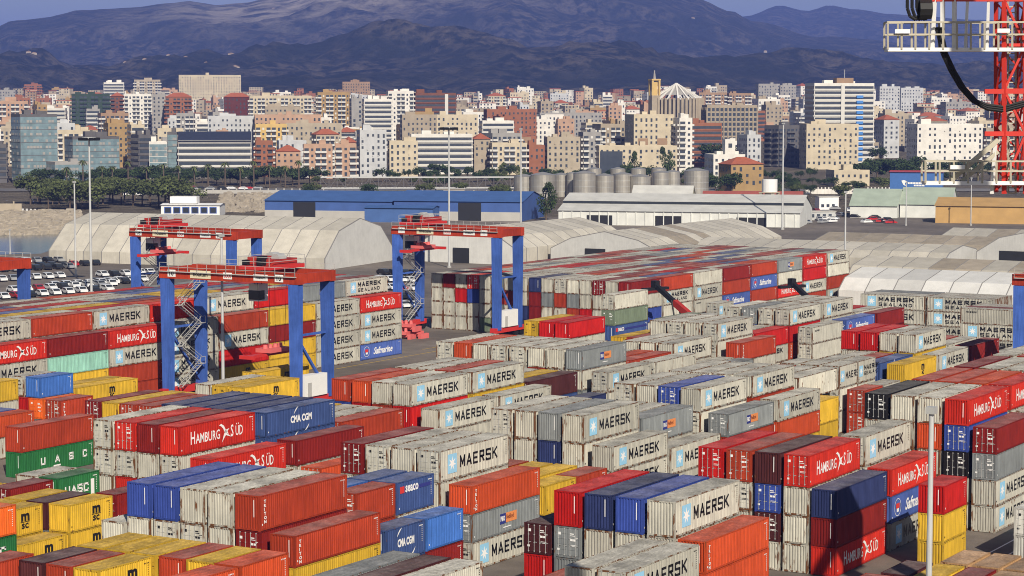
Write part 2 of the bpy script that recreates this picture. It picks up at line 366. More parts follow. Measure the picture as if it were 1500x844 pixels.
        geos.append((*rect(-.9, .3, zc - .85, zc - .68), 'w'))
        out.append(('lettering', on_side(geos, "lettering")))
    elif code in 'RO' and var == 0:                               # lessor's name down the near edge
        geos = [(*sh(text_geo(ch, .27, 1.25, .04), -hl + .62, h - .66 - i * .33), 'w') for i, ch in enumerate('TRITON')]
        out.append(('lettering', on_side(geos, "lettering")))
    elif code == 'C' and var == 3:
        g = text_geo('seaco', .62, .8, .03)
        out.append(('emblem', on_side([(*rect(-hl + 1.5, hl - .4, h - .95, h - .62), 'n'), (*rect(-hl + .5, -hl + 1.2, h - 1.05, h - .45), 'r')], "emblem")))
        mb = MB(); v, f = sh(g, -hl + 1.35, h - 1.05); mb.v = [(HWD + .004, p, q) for p, q in v]; mb.f = list(f); mb.m = [0] * len(f)
        out.append(('lettering', mb.mesh("lettering", (INK['w'],))))
    elif code == 'P':
        g = text_geo('Hapag-Lloyd', .8, .8, .02); w = max(a for a, b in g[0]); k = (L * .62) / w
        out.append(('lettering', on_side([(*sh(([(a * k, b) for a, b in g[0]], g[1]), -L * .31, zc - .4), 'n')], "lettering")))
    MESH[key] = out
    return out
# ------------------------------------------------------------------ where every container stands
ITEMS = []      # dict x (right face), y (near end), z, L, h, code, end, var, rot
rnd = random.Random(11)
def put(x, y, t, tok, L=12.192, hc=False, z=None, rot=False, seen=True):
    if tok == '-': return
    code = tok[0]; end = 'd' if 'd' in tok else ('e' if 'e' in tok else rnd.choice('ed')); var = next((int(c) for c in tok[1:] if c.isdigit()), 0)
    if code == 'M' and end == 'e' and 'e' not in tok and rnd.random() < .5: end = 'd'
    if tok == 'M' and rnd.random() < .12: var = rnd.choice((1, 2))
    h = HC if hc else T8
    ITEMS.append(dict(x=x, y=y, z=(t - 1) * T8 if z is None else z, L=L, h=h, code=code, end=end, var=var, rot=rot, seen=seen, t=t))
def rank(xs, y, t, toks, L=12.192, hc=False, z=None, rot=False):
    for x, tok in zip(xs, toks.split()): put(x, y, t, tok, L, hc, z, rot)
L20 = 6.058
def cols(c0, c1, n, pitch=2.82): return [c0, c1] + [c1 - pitch * i for i in range(1, n)]
P = cols(-74.5, -77.2, 8); Q = cols(-103.5, -106.9, 8); RR = cols(-133.0, -136.8, 10); U = cols(-205.3, -208.1, 9, 2.8)
# block P, the nearest one on the right
rank(P[4:7], 128.3, 3, 'We V G')
rank(P[0:2], 142.3, 3, 'M W'); rank(P[2:4], 142.3, 2, 'W R')
rank(P[1:5], 155.6, 4, 'Me Be Ne Xe', hc=True)
rank(P[0:6], 155.6, 3, 'O0e We Wd We Gd Vd'); rank(P[0:6], 155.6, 2, 'O0e We We W Ge Xe'); rank(P[0:6], 155.6, 1, 'R W W W W D')
rank(P[1:5], 182.4, 4, 'Hd V3e R3d Xd', hc=True)
rank(P[0:5], 182.4, 3, 'N3e We Bd Wd Wd'); rank(P[0:5], 182.4, 2, 'D3e We Vd We Wd'); rank(P[0:5], 182.4, 1, 'He We We Wd We')
rank(P[1:2], 195.7, 4, 'M', hc=True); rank(P[0:4], 195.7, 3, 'H W R C'); rank(P[0:1], 195.7, 2, 'S'); rank(P[0:1], 195.7, 1, 'M')
PX = [-68.9, -71.8, -74.6, -77.4, -80.2, -83.0]
rank(PX[1:5], 209.2, 5, 'He We We Kd'); rank(PX, 209.2, 4, 'D3d Bd Oe We Wd'); rank(PX[0:4], 209.2, 3, 'G4d Kd We W'); rank(PX[0:2], 209.2, 2, 'Me Wd'); rank(PX[0:2], 209.2, 1, 'Me W')
rank(PX[1:5], 222.5, 5, 'H O3 R3 R3'); rank(PX[0:1], 222.5, 4, 'W'); rank(PX[0:1], 222.5, 3, 'Y'); rank(PX[0:1], 222.5, 2, 'M')
rank(PX[1:5], 235.8, 5, 'R3 W W D3'); rank(PX[0:1], 235.8, 4, 'M'); rank(PX[1:5], 249.1, 5, 'W W R3 W')
for t, tok in ((3, 'X3e'), (2, 'Y4e'), (1, 'Y4e')): put(-67.1, 189.4, t, tok, L20)
rank([-65.0, -62.2, -59.4, -56.6, -53.8], 174.9, 1, 'V Y D A X', L20); rank([-62.2, -59.4, -56.6, -53.8], 181.7, 1, 'A A A Y', L20)
rank([-66.0, -63.2, -60.4, -57.6, -54.8], 168.1, 1, 'R Y X A Y', L20)
put(-60.4, 196.2, 2, 'Jd'); put(-60.4, 196.2, 1, 'Jd')
# block Q
rank([-100.1, -102.75, -105.4, -108.1, -110.8, -113.5], 129.7, 3, 'O3 Ye Re Y4 Y4 Y4', L20)
rank([-100.1, -102.75, -105.4, -108.1, -110.8, -113.5], 123.2, 3, 'O3 - - Y0e R3 V', L20); put(-116.6, 119.5, 3, 'R3', L20)
rank([-116.3, -119.0], 129.7, 2, 'W Y', L20); rank([-116.6, -119.4], 123.2, 2, 'A J', L20)
rank(Q[1:6], 141.1, 4, 'Re We We Be Be', hc=True); rank(Q[0:6], 141.1, 3, 'Re Dd We Wd Wd We'); put(Q[6], 141.1, 3, 'We', z=4.6)
for z, a, b in ((5.79, 'R3', 'C3e'), (2.896, 'R', 'W')):
    put(-107.3, 155.2, 3, a, L20, True, z); put(-107.3, 161.5, 3, b, L20, True, z)
put(-110.2, 161.5, 3, 'C4', L20, True, 5.79); put(-110.2, 155.2, 3, 'L', L20, True, 5.79)
for z, a, b in ((2.896, 'C0e', 'L4e'), (0.0, 'C0', 'D4')):
    put(-104.2, 155.2, 2, a, L20, True, z); put(-104.2, 161.5, 2, b, L20, True, z)
rank(Q[1:5], 167.9, 4, 'Md We Wd Dd', hc=True); rank(Q[0:5], 167.9, 3, 'Oe We Wd We We'); rank(Q[0:2], 167.9, 2, 'G M'); rank(Q[0:1], 167.9, 1, 'M')
put(-103.6, 181.3, 2, 'Y0e', L20, True, 2.896); put(-103.6, 187.6, 2, 'R3', L20, True, 2.896); put(-103.6, 181.3, 1, 'N', L20, True); put(-103.6, 187.6, 1, 'R', L20, True)
rank([-106.9, -109.7, -112.5], 181.3, 2, 'Y Y R3', z=2.896, hc=True)
rank(Q[1:5], 194.8, 4, 'Me Ge We Wd', hc=True); rank(Q[0:5], 194.8, 3, 'Me We Ne We We'); rank(Q[0:2], 194.8, 2, 'M M')
rank([-107.2, -110.0, -112.8], 208.3, 3, 'Ge W W', hc=True, z=5.79); rank([-103.8], 208.3, 2, 'M', hc=True, z=2.896); rank([-103.8], 208.3, 1, 'M', hc=True)
rank(Q[1:5], 221.8, 4, 'Me Bd We Wd'); rank(Q[0:4], 221.8, 3, 'Gd W W W'); rank(Q[0:1], 221.8, 2, 'R')
rank(Q[1:5], 235.6, 4, 'Me W W W'); rank(Q[0:2], 235.6, 3, 'Me R'); rank(Q[0:1], 235.6, 2, 'O3'); rank(Q[0:1], 235.6, 1, 'Y')
for z in (2.896, 0.0): put(-104.6, 250.2, 2, 'Y4e', L20, True, z)
rank(Q[1:5], 249.1, 3, 'W W R W', z=5.79, hc=True)
for z, a, b in ((5.79, 'M0d', 'M1'), (2.896, 'Wd', 'W')):
    put(-107.2, 262.8, 3, a, L20, True, z); put(-107.2, 269.1, 3, b, L20, True, z); put(-110.1, 262.8, 3, 'Wd', L20, True, z); put(-113.0, 262.8, 3, 'Wd', L20, True, z); put(-110.1, 269.1, 3, 'W', L20, True, z)
put(-103.8, 263.0, 2, 'R4d', L20, True, 2.896); put(-103.8, 269.3, 2, 'M', L20, True, 2.896); put(-103.8, 263.0, 1, 'R4d', L20, True); put(-103.8, 269.3, 1, 'C', L20, True)
rank(Q[0:4], 276.0, 3, 'Ye C R W'); rank(Q[0:2], 276.0, 2, 'Y R')
rank(Q[1:5], 289.2, 4, 'Me We Xe Xe'); rank(Q[0:4], 289.2, 3, 'Me Y Y W'); rank(Q[0:1], 302.5, 3, 'D'); rank(Q[1:4], 302.5, 3, 'W R C'); rank(Q[0:4], 315.8, 2, 'W K R W')
put(-97.5, 300.0, 2, 'K', L20)
# block R
put(-137.8, 153.1, 2, 'Y0e', L20); put(-137.8, 159.6, 2, 'D3', L20); put(-137.8, 146.6, 1, 'Y0e', L20); put(-137.8, 153.1, 1, 'Y0e', L20); put(-137.8, 159.6, 1, 'D3', L20)
put(-140.6, 153.1, 2, 'Ve', L20); put(-140.6, 146.6, 2, 'Y0e', L20); put(-132.4, 128.3, 3, 'P'); put(-132.4, 128.3, 2, 'U'); put(-140.6, 146.6, 1, 'Y', L20)
rank([-143.4, -149.0, -151.8], 153.1, 2, 'Y4 Y4 Y4', L20); rank([-143.4, -146.2], 146.6, 2, 'Y4 Y4', L20)
put(-146.2, 160.9, 2, 'U', L20, True, 2.896); put(-146.2, 154.2, 2, 'D3', L20, True, 2.896)
put(-149.2, 160.9, 2, 'W', L20, True, 2.896)
rank(RR[1:5], 167.8, 4, 'He De Hd Wd', hc=True); rank(RR[0:5], 167.8, 3, 'He Wd We Wd Wd'); rank(RR[0:5], 167.8, 2, 'O Be Wd Hd Wd'); rank(RR[0:5], 167.8, 1, 'D W W W W')
rank(RR[1:6], 181.8, 4, 'Ce N N N4 N4'); rank(RR[0:2], 181.8, 3, 'D3e C'); put(-130.0, 181.8, 2, 'O3')
rank([-130.0, -133.0], 195.1, 2, 'R3 Y'); rank(RR[1:5], 195.1, 3, 'R3 W W Y')
rank(RR[1:5], 208.8, 4, 'Me We Oe Re'); rank(RR[0:5], 208.8, 3, 'Me Xe Re Xe Bd'); rank(RR[0:1], 208.8, 2, 'W')
rank(RR[1:5], 222.0, 4, 'Me R3 W W'); rank(RR[0:1], 222.0, 3, 'Me')
put(-133.0, 236.0, 2, 'Y4', L20); put(-133.0, 242.3, 2, 'N', L20); rank(RR[1:5], 235.5, 3, 'V Y W W')
rank(RR[1:9], 248.9, 4, 'Ge We We Wd Wd We Oe Wd'); rank(RR[0:6], 248.9, 3, 'Md We Wd Rd W W'); rank(RR[0:1], 248.9, 2, 'W')
rank(RR[0:5], 262.3, 3, 'W R3 O3 W W')
rank([-137.2, -140.0, -142.8], 276.0, 3, 'Me We We', hc=True, z=5.79); rank([-133.6, -130.6], 276.0, 2, 'W G4', hc=True, z=2.896)
rank(RR[1:5], 289.2, 4, 'Md We Wd We'); rank(RR[0:2], 289.2, 3, 'Re W'); rank(RR[0:1], 289.2, 2, 'W')
rank(RR[1:5], 302.4, 3, 'X W W W')
rank(RR[1:5], 315.0, 4, 'Md Wd Gd Wd'); rank(RR[0:4], 315.0, 3, 'M2d Xe Wd Bd'); rank(RR[0:2], 315.0, 2, 'W Od')
rank(RR[1:4], 328.6, 4, 'Me W W'); rank(RR[0:1], 328.6, 3, 'S'); rank(RR[0:3], 342.0, 3, 'D3 W X')
# blocks S and T, low stacks in the middle distance
put(-173.0, 184.6, 2, 'R4e', hc=True, z=2.896); put(-173.0, 184.6, 1, 'Ue', hc=True)
put(-184.5, 187.0, 2, 'O3'); put(-187.4, 187.0, 2, 'S3'); put(-193.0, 193.4, 3, 'Y4'); put(-190.2, 187.0, 2, 'P3')
rank([-187.7, -190.5, -193.3], 207.3, 2, 'R0d Pd Xe', L20); put(-191.4, 207.8, 3, 'L4e', L20); put(-194.2, 207.8, 3, 'Wd', L20)
rank([-174.6, -177.4, -180.2, -183.0], 209.2, 2, 'Rd Rd Ye Dd')
rank([-194.5, -197.3], 217.9, 2, 'Y0 Y4'); rank([-176.0, -178.8, -181.6], 229.2, 2, 'Y0 Y4 W'); put(-184.4, 243.0, 2, 'Y0'); rank([-190.0, -192.8], 232.0, 1, 'Y4 Y4', L20)
rank([-186.5, -189.3], 226.0, 1, 'W J')
rank([-168.7, -171.5, -174.3], 302.4, 3, 'X3e Xe Yd'); rank([-160.0, -162.8], 310.0, 2, 'R4 Y4'); rank([-172.3], 324.5, 4, 'W'); rank([-172.3], 324.5, 3, 'E')
rank([-155.2, -158.0], 316.0, 3, 'J Ee'); rank([-163.0], 345.0, 3, 'M', L20); rank([-150.0, -152.8, -155.6], 276.0, 2, 'R3 W O3'); put(-176.5, 300.0, 1, 'D3', L20)
put(-177.0, 283.0, 1, 'D3e', L20)
# block U, the tall wall of containers on the left, five high
UT = {5: 'M R4 M H3 M X G M1', 4: 'H D3 H M R4 Y4 M H', 3: 'M T M M1 M D3 M M', 2: 'D Y4 R3 M1 X Y4 M M', 1: 'W R3 R4 M1 Y Y4 M S'}
for j in range(8):
    y = 224.5 + 12.33 * (j - 1)
    for t in (5, 4, 3, 2, 1): put(U[1] if t == 5 else U[0], y, t, UT[t].split()[j])
    for c in range(2, 9): put(U[c], y, 5, rnd.choice(['R3', 'D3', 'Y4', 'C4', 'W', 'O3', 'W', 'S', 'X3', 'G4']), seen=(c < 9))
# the large block in the middle of the yard, four high
FX = [-221.4 + 2.63 * j for j in range(16)]
FT = {4: 'We De We Hd We Ge We We Ne We Wd We We Dd We De', 3: 'We Wd Xe Be We De Rd We De Ge Rd Ge Wd Wd De Wd', 2: 'Wd We Wd We Wd Ge We Ne De We Wd Re Xe We Wd Be', 1: 'We Wd We We Ed De De Ne We De We Ye We Wd Re We'}
FR = {4: 'R3 R3 W D3 R3 G H M', 3: 'M M1 M R3 S W X3 W', 2: 'W W M2 S R3 H M R3', 1: 'W M W R3 W W R M'}
for j, x in enumerate(FX):
    for t in (4, 3, 2, 1): put(x, 348.8, t, FT[t].split()[j])
    for m in range(1, 8):
        if j == 15:
            for t in (4, 3, 2, 1): put(x, 348.8 + 12.85 * m, t, FR[t].split()[m])
        else: put(x, 348.8 + 12.85 * m, 4, rnd.choice(['W', 'W', 'W', 'M', 'W', 'R3', 'D3', 'X3', 'R3', 'G4', 'C4', 'O3', 'W', 'D3', 'M']))
# the block on the far right stands crosswise
for r in range(4):
    for k, xr in enumerate((-149.9, -137.4, -124.9, -112.4)):
        yy = 376.2 + 2.6 * r - (0 if k < 3 else 18)
        for t in (3, 2, 1):
            if r and t < 3: continue
            tok = ['M', 'M', 'M1', 'M2'][k] if r == 0 else rnd.choice(['D3', 'G4', 'W', 'W'])
            if r == 0 and k == 3 and t < 3: tok = 'M1'
            if k == 0: continue
            put(xr, yy, t, tok, rot=True)
# hidden containers that carry the ones above
def boxof(i):
    if i['rot']: return (i['x'] - i['L'], i['x'], i['y'], i['y'] + CW, i['z'], i['z'] + i['h'])
    return (i['x'] - CW, i['x'], i['y'], i['y'] + i['L'], i['z'], i['z'] + i['h'])
def clash(b, e=.02): return any(b[0] + e < o[1] and o[0] + e < b[1] and b[2] + e < o[3] and o[2] + e < b[3] and b[4] + e < o[5] and o[4] + e < b[5] for o in BOX)
KEEP = []; BOX = []
for i in ITEMS:
    b = boxof(i)
    if clash(b, .06): continue
    KEEP.append(i); BOX.append(b)
ITEMS = KEEP
for i in list(ITEMS):
    z = i['z']
    while z > 1.0:
        hh = HC if abs(z / HC - round(z / HC)) < .02 else T8
        z2 = max(0.0, z - hh)
        f = dict(i); f.update(z=z2, h=z - z2 if z - z2 < 2.58 else hh, seen=False, code=rnd.choice('MWWRDCYOG'), var=3, end=rnd.choice('ed'))
        b = boxof(f)
        if clash(b): break
        ITEMS.append(f); BOX.append(b); z = z2
import numpy as np
def cam_px(p):
    X, Y, Z = p[0], p[1], p[2] - CAM_H
    fw = -X * math.sin(YAW) + Y * math.cos(YAW); r = X * math.cos(YAW) + Y * math.sin(YAW)
    dd = fw * math.cos(PITCH) - Z * math.sin(PITCH); u = fw * math.sin(PITCH) + Z * math.cos(PITCH)
    return 750 + FPX * r / dd, 422 - FPX * u / dd, dd
ZB = np.full((422, 750), 1e9); ID = np.full((422, 750), -1, int)
for k, b in enumerate(BOX):                      # which containers can be seen at all, and how large
    x0, x1, y0, y1, z0, z1 = b
    ITEMS[k]['Z'] = cam_px(((x0 + x1) / 2, (y0 + y1) / 2, z0))[2]; ITEMS[k]['px'] = cam_px(((x0 + x1) / 2, (y0 + y1) / 2, z0))[0]
    for q in (((x0, y0, z0), (x1, y0, z0), (x1, y0, z1), (x0, y0, z1)), ((x1, y0, z0), (x1, y1, z0), (x1, y1, z1), (x1, y0, z1)), ((x0, y0, z1), (x1, y0, z1), (x1, y1, z1), (x0, y1, z1))):
        pp = [cam_px(p) for p in q]; zm = sum(p[2] for p in pp) / 4
        xs = [p[0] / 2 for p in pp]; ys = [p[1] / 2 for p in pp]
        c0, c1, r0, r1 = max(0, int(min(xs))), min(749, int(max(xs)) + 1), max(0, int(min(ys))), min(421, int(max(ys)) + 1)
        if c0 >= c1 or r0 >= r1: continue
        gx, gy = np.meshgrid(np.arange(c0, c1 + 1) + .5, np.arange(r0, r1 + 1) + .5); ins = np.ones(gx.shape, bool); sg = 0
        for (ax, ay), (bx, by) in zip(zip(xs, ys), zip(xs[1:] + xs[:1], ys[1:] + ys[:1])):
            cr = (bx - ax) * (gy - ay) - (by - ay) * (gx - ax)
            if sg == 0: sg = 1 if sum((xs[i] * ys[(i + 1) % 4] - xs[(i + 1) % 4] * ys[i]) for i in range(4)) > 0 else -1
            ins &= (cr * sg >= 0)
        sub = ZB[r0:r1 + 1, c0:c1 + 1]; hit = ins & (zm < sub)
        sub[hit] = zm; ID[r0:r1 + 1, c0:c1 + 1][hit] = k
cnt = np.bincount(ID[ID >= 0].ravel(), minlength=len(ITEMS))
for k, i in enumerate(ITEMS): i['vis'] = int(cnt[k])
inview = [i for i in ITEMS if i['vis'] > 6]
inview.sort(key=lambda i: -i['vis'])
for i in inview[:305]: i['one'] = True
print("containers in view:", len(inview), "smallest kept:", inview[min(304, len(inview) - 1)]['vis'])
ITEMS_ = [i for i in ITEMS if i['vis'] > 0 or i['Z'] < 330]
BOX = [boxof(i) for i in ITEMS_]; ITEMS = ITEMS_
def stack_word(i): return ('on the ground', 'second tier', 'third tier', 'fourth tier', 'top tier')[min(4, int(round(i['z'] / T8)))]
MARK = {'M': 'with a white star in a pale blue square', 'H': 'with white lettering and a white bird', 'Y': 'with black stacked lettering', 'C': 'with white lettering between two arcs', 'G': 'with a blue and orange name panel',
        'S': 'with white script lettering', 'U': 'with wide white capitals', 'P': 'with dark lettering', 'R': 'with white letters down its edge', 'O': 'with white letters down its edge'}
def near(i, dx, dy, dz):
    b = boxof(i); c = ((b[0] + b[1]) / 2 + dx, (b[2] + b[3]) / 2 + dy, (b[4] + b[5]) / 2 + dz)
    for k, o in enumerate(BOX):
        if o[0] < c[0] < o[1] and o[2] < c[1] < o[3] and o[4] < c[2] < o[5] and ITEMS[k].get('one'): return PAL[ITEMS[k]['code']][2]
    return None
labels = {}
def label_for(i):
    size = 'long' if i['L'] > 7 else 'short'
    base = f"{PAL[i['code']][2]} {size} container"
    mk = MARK.get(i['code'])
    if mk and not (i['code'] in 'HYCG' and i['var'] in (3, 4)) and not (i['code'] in 'RO' and i['var'] != 0): base += ' ' + mk
    elif i['end'] == 'd': base += ' showing its doors'
    tr = stack_word(i)
    left, right, below, behind = near(i, -2.8, 0, 0), near(i, 2.8, 0, 0), near(i, 0, 0, -2.6), near(i, 0, 13.2, 0)
    opts = [base + ', ' + tr]
    if below: opts.append(f"{base}, {tr}, on a {below} one")
    if left: opts.append(f"{base}, {tr}, right of a {left} one")
    if right: opts.append(f"{base}, {tr}, left of a {right} one")
    if left and right: opts.append(f"{PAL[i['code']][2]} {size} container, {tr}, between a {left} and a {right} one")
    if below and right: opts.append(f"{PAL[i['code']][2]} {size} container, {tr}, on a {below} and left of a {right} one")
    if below and left: opts.append(f"{PAL[i['code']][2]} {size} container, {tr}, on a {below} and right of a {left} one")
    if behind: opts.append(f"{PAL[i['code']][2]} {size} container, {tr}, in front of a {behind} one")
    for o in opts:
        if len(o.split()) <= 16 and o not in labels: labels[o] = i; return o
    side = 'far left' if i['px'] < 300 else 'left' if i['px'] < 600 else 'middle' if i['px'] < 900 else 'right' if i['px'] < 1200 else 'far right'
    dep = 'near' if i['Z'] < 200 else 'mid' if i['Z'] < 270 else 'rear'
    for o in (f"{PAL[i['code']][2]} {size} container, {tr}, {dep} rows at {side} of yard", f"{PAL[i['code']][2]} {size} container, {tr}, {dep} rows, {side} of yard, " + ('doors facing out' if i['end'] == 'd' else 'blank end facing out')):
        if o not in labels: labels[o] = i; return o
    return o
def make_container(i):
    d = cont_meshes(i['L'], i['h']); c = i['code']; b = boxof(i)
    loc = ((b[0] + b[1]) / 2, (b[2] + b[3]) / 2, i['z']); rz = R(-90) if i['rot'] else 0.0
    if not i['rot']: rz += R(rnd.uniform(-.25, .25))
    root = link("shipping_container", d['frame'], FRAME[c], None, loc, rz)
    tag(root, label_for(i), "container", "stacked shipping containers in the yard")
    link("side_panel", d['side'], PAINT[c], root); link("roof_panel", d['roof'], ROOF[c], root)
    if i['end'] == 'd':
        for s in ('doorl', 'doorr'):
            dd = link("door_leaf", d[s], PAINT[c], root); tag(link("locking_bars", d[s + 'bar'], GALV if c in 'MWJGHXDRVOKB' else PAINT[c], dd), kind='stuff')
        tag(link("door_markings", d['doormarks'], INK['k'] if c in 'MWYJA' else INK['w'], root), kind='stuff')
    else:
        link("end_panel", d['end'], PAINT[c], root)
        if c not in 'MWJY': link("end_marking", d['endmarks'], INK['w'], root)
    tag(link("side_markings", d['sidemarks'], INK['k'] if c in 'MWYJTA' else INK['w'], root), kind='stuff')
    for nm, me in livery(c, i['L'], i['h'], i['var']): tag(link(nm, me, None, root), kind='stuff' if nm == 'lettering' else None)
    i['obj'] = root
    return root
mass = MB(); mass_mats = []; mass_of = {}
def mm(mat):
    if mat not in mass_of: mass_of[mat] = len(mass_mats); mass_mats.append(mat)
    return mass_of[mat]
GEO = {}
def geo(me):
    if me.name not in GEO: GEO[me.name] = ([tuple(v.co) for v in me.vertices], [tuple(p.vertices) for p in me.polygons])
    return GEO[me.name]
n_one = 0
for i in ITEMS:
    if i.get('one'): make_container(i); n_one += 1; continue
    b = boxof(i); c = i['code']; hh = i['h']
    M = Matrix.Translation(((b[0] + b[1]) / 2, (b[2] + b[3]) / 2, i['z'])) @ Matrix.Rotation(R(-90) if i['rot'] else 0.0, 4, 'Z')
    if hh in (T8, HC):
        d = cont_meshes(i['L'], hh)
        for part, mt in (('frame', FRAME), ('side', PAINT), ('end', PAINT), ('roof', ROOF)): mass.add(*geo(d[part]), M, mm(mt[c]))
        if i['vis'] > 15:
            for nm, me in livery(c, i['L'], hh, i['var']):
                gv, gf = geo(me)
                for pi, q in enumerate(gf):
                    n0 = len(mass.v); mass.v += [tuple(M @ Vector(gv[x])) for x in q]; mass.f.append(tuple(range(n0, n0 + len(q)))); mass.m.append(mm(me.materials[me.polygons[pi].material_index]))
    else: mass.box(b[0], b[1], b[2], b[3], b[4] + .01, b[5], mm(PAINT[c]))
mo = mass.build("stacked_containers", mats=mass_mats); tag(mo, "distant and half hidden shipping containers packed into the yard stacks", "containers", kind='stuff')
print("containers one by one:", n_one, "of", len(ITEMS))

dup_ = {}
for i in ITEMS:
    if i.get('obj'): dup_.setdefault(i['obj']['label'], []).append(i)
ORDW = ['leftmost', 'second from the left', 'third from the left', 'fourth from the left', 'fifth from the left', 'sixth from the left']
for lab, ii in dup_.items():
    if len(ii) > 1:
        for k, i in enumerate(sorted(ii, key=lambda q: q['px'])): i['obj']['label'] = f"{PAL[i['code']][2]} {'long' if i['L'] > 7 else 'short'} container, {stack_word(i)}, {ORDW[min(k, 5)]} of {len(ii)} alike"
# ------------------------------------------------------------------ materials of the port
BLUE = paint("crane_blue", (0.062, 0.135, 0.46), rust=-.1, streak=.35, blotch=.22); REDOR = paint("girder_red", (0.44, 0.048, 0.018), rust=.1, streak=.4, blotch=.25)
RED = plain("machine_red", (0.52, 0.03, 0.025), 0.45, var=0.12); PINK = plain("faded_red", (0.62, 0.13, 0.12), 0.6, var=0.12); BLACK = plain("black_rubber", (0.012, 0.012, 0.013), 0.6)
RAIL = plain("rail_grey", (0.50, 0.49, 0.46), 0.5, 0.2); CREAM = plain("sign_cream", (0.66, 0.58, 0.40), 0.5, var=0.05); WHITE = plain("white_paint", (0.74, 0.73, 0.70), 0.5, var=0.06)
TENT_A = paint("tent_cream", (0.50, 0.465, 0.39), rust=-1.2, streak=.16, blotch=.14); TENT_B = paint("tent_white", (0.58, 0.57, 0.535), rust=-1.2, streak=.12, blotch=.10); TENT_C = paint("tent_tan", (0.35, 0.30, 0.23), rust=-1.2, streak=.2, blotch=.2)
SEAM = plain("tent_seam", (0.22, 0.21, 0.20), 0.8); GLASS = plain("dark_glass", (0.03, 0.035, 0.04), 0.15, spec=0.6); POLE = plain("pole_grey", (0.50, 0.50, 0.49), 0.5, 0.2)
def asphalt(name, col):
    m, n, l, b = mat_new(name); tc = n.new("ShaderNodeTexCoord")
    c = None
    for sc_, lo, hi in ((0.03, .6, 1.35), (0.35, .8, 1.2), (6.0, .85, 1.15)):
        ns = n.new("ShaderNodeTexNoise"); ns.inputs["Scale"].default_value = sc_; ns.inputs["Detail"].default_value = 6; l.new(tc.outputs["Object"], ns.inputs["Vector"])
        mp = n.new("ShaderNodeMapRange"); mp.inputs[1].default_value = .3; mp.inputs[2].default_value = .7; mp.inputs[3].default_value = lo; mp.inputs[4].default_value = hi; l.new(ns.outputs[0], mp.inputs[0])
        mx = n.new("ShaderNodeMix"); mx.data_type = 'RGBA'; mx.blend_type = 'MULTIPLY'; mx.inputs[0].default_value = 1
        if c is None: mx.inputs[6].default_value = (*col, 1)
        else: l.new(c, mx.inputs[6])
        cc = n.new("ShaderNodeCombineColor"); [l.new(mp.outputs[0], cc.inputs[i]) for i in range(3)]; l.new(cc.outputs[0], mx.inputs[7]); c = mx.outputs[2]
    l.new(c, b.inputs["Base Color"]); b.inputs["Roughness"].default_value = .85
    return m
# ------------------------------------------------------------------ ground of the port, water
yard = MB(); yard.quad((-1500, -300, 0), (700, -300, 0), (700, 900, 0), (-1500, 900, 0)); o = yard.build("yard_ground", asphalt("yard_asphalt", (0.135, 0.112, 0.09))); tag(o, kind='structure')
wm, n_, l_, b_ = mat_new("harbour_water"); b_.inputs["Base Color"].default_value = (0.03, 0.06, 0.075, 1); b_.inputs["Roughness"].default_value = .12
ns = n_.new("ShaderNodeTexNoise"); ns.inputs["Scale"].default_value = .5; bp_ = n_.new("ShaderNodeBump"); bp_.inputs["Strength"].default_value = .25; l_.new(ns.outputs[0], bp_.inputs["Height"]); l_.new(bp_.outputs[0], b_.inputs["Normal"])
w = MB(); w.poly([(*at(-260, 600), .006), (*at(60, 622), .006), (*at(98, 660), .006), (*at(112, 735), .006), (*at(-260, 700), .006)]); tag(w.build("harbour_water", wm), kind='structure')
rocks = MB(); rr = random.Random(3)
def rock(mb, x, y, z, s):
    p = [Vector((rr.uniform(-1, 1), rr.uniform(-1, 1), rr.uniform(-.6, .8))).normalized() * s * rr.uniform(.6, 1.1) for _ in range(8)]
    a = [(-1, -1, -.7), (1, -1, -.7), (1, 1, -.7), (-1, 1, -.7), (-.7, -.7, .6), (.7, -.7, .6), (.7, .7, .6), (-.7, .7, .6)]; n0 = len(mb.v)
    mb.v += [(x + s * q[0] * rr.uniform(.6, 1.1), y + s * q[1] * rr.uniform(.6, 1.1), z + s * q[2] * rr.uniform(.6, 1.1)) for q in a]
    for q in ((0, 3, 2, 1), (4, 5, 6, 7), (0, 1, 5, 4), (1, 2, 6, 5), (2, 3, 7, 6), (3, 0, 4, 7)): mb.f.append(tuple(n0 + i for i in q)); mb.m.append(0)
for k in range(900):
    px = rr.uniform(-40, 118); t = rr.random(); x, y = at(px, 705 + t * 60 + px * .1); rock(rocks, x, y, .2 + t * 4.5, rr.uniform(.5, 1.6))
for k in range(300):
    px = rr.uniform(320, 420); t = rr.random(); x, y = at(px, 850 + t * 80); rock(rocks, x, y, .2 + t * 4.5, rr.uniform(.5, 1.5))
tag(rocks.build("shore_rocks", plain("pale_rock", (0.36, 0.31, 0.24), .9, var=.3, scale=.3)), "pale boulders piled along the harbour shore", "rocks", kind='stuff')
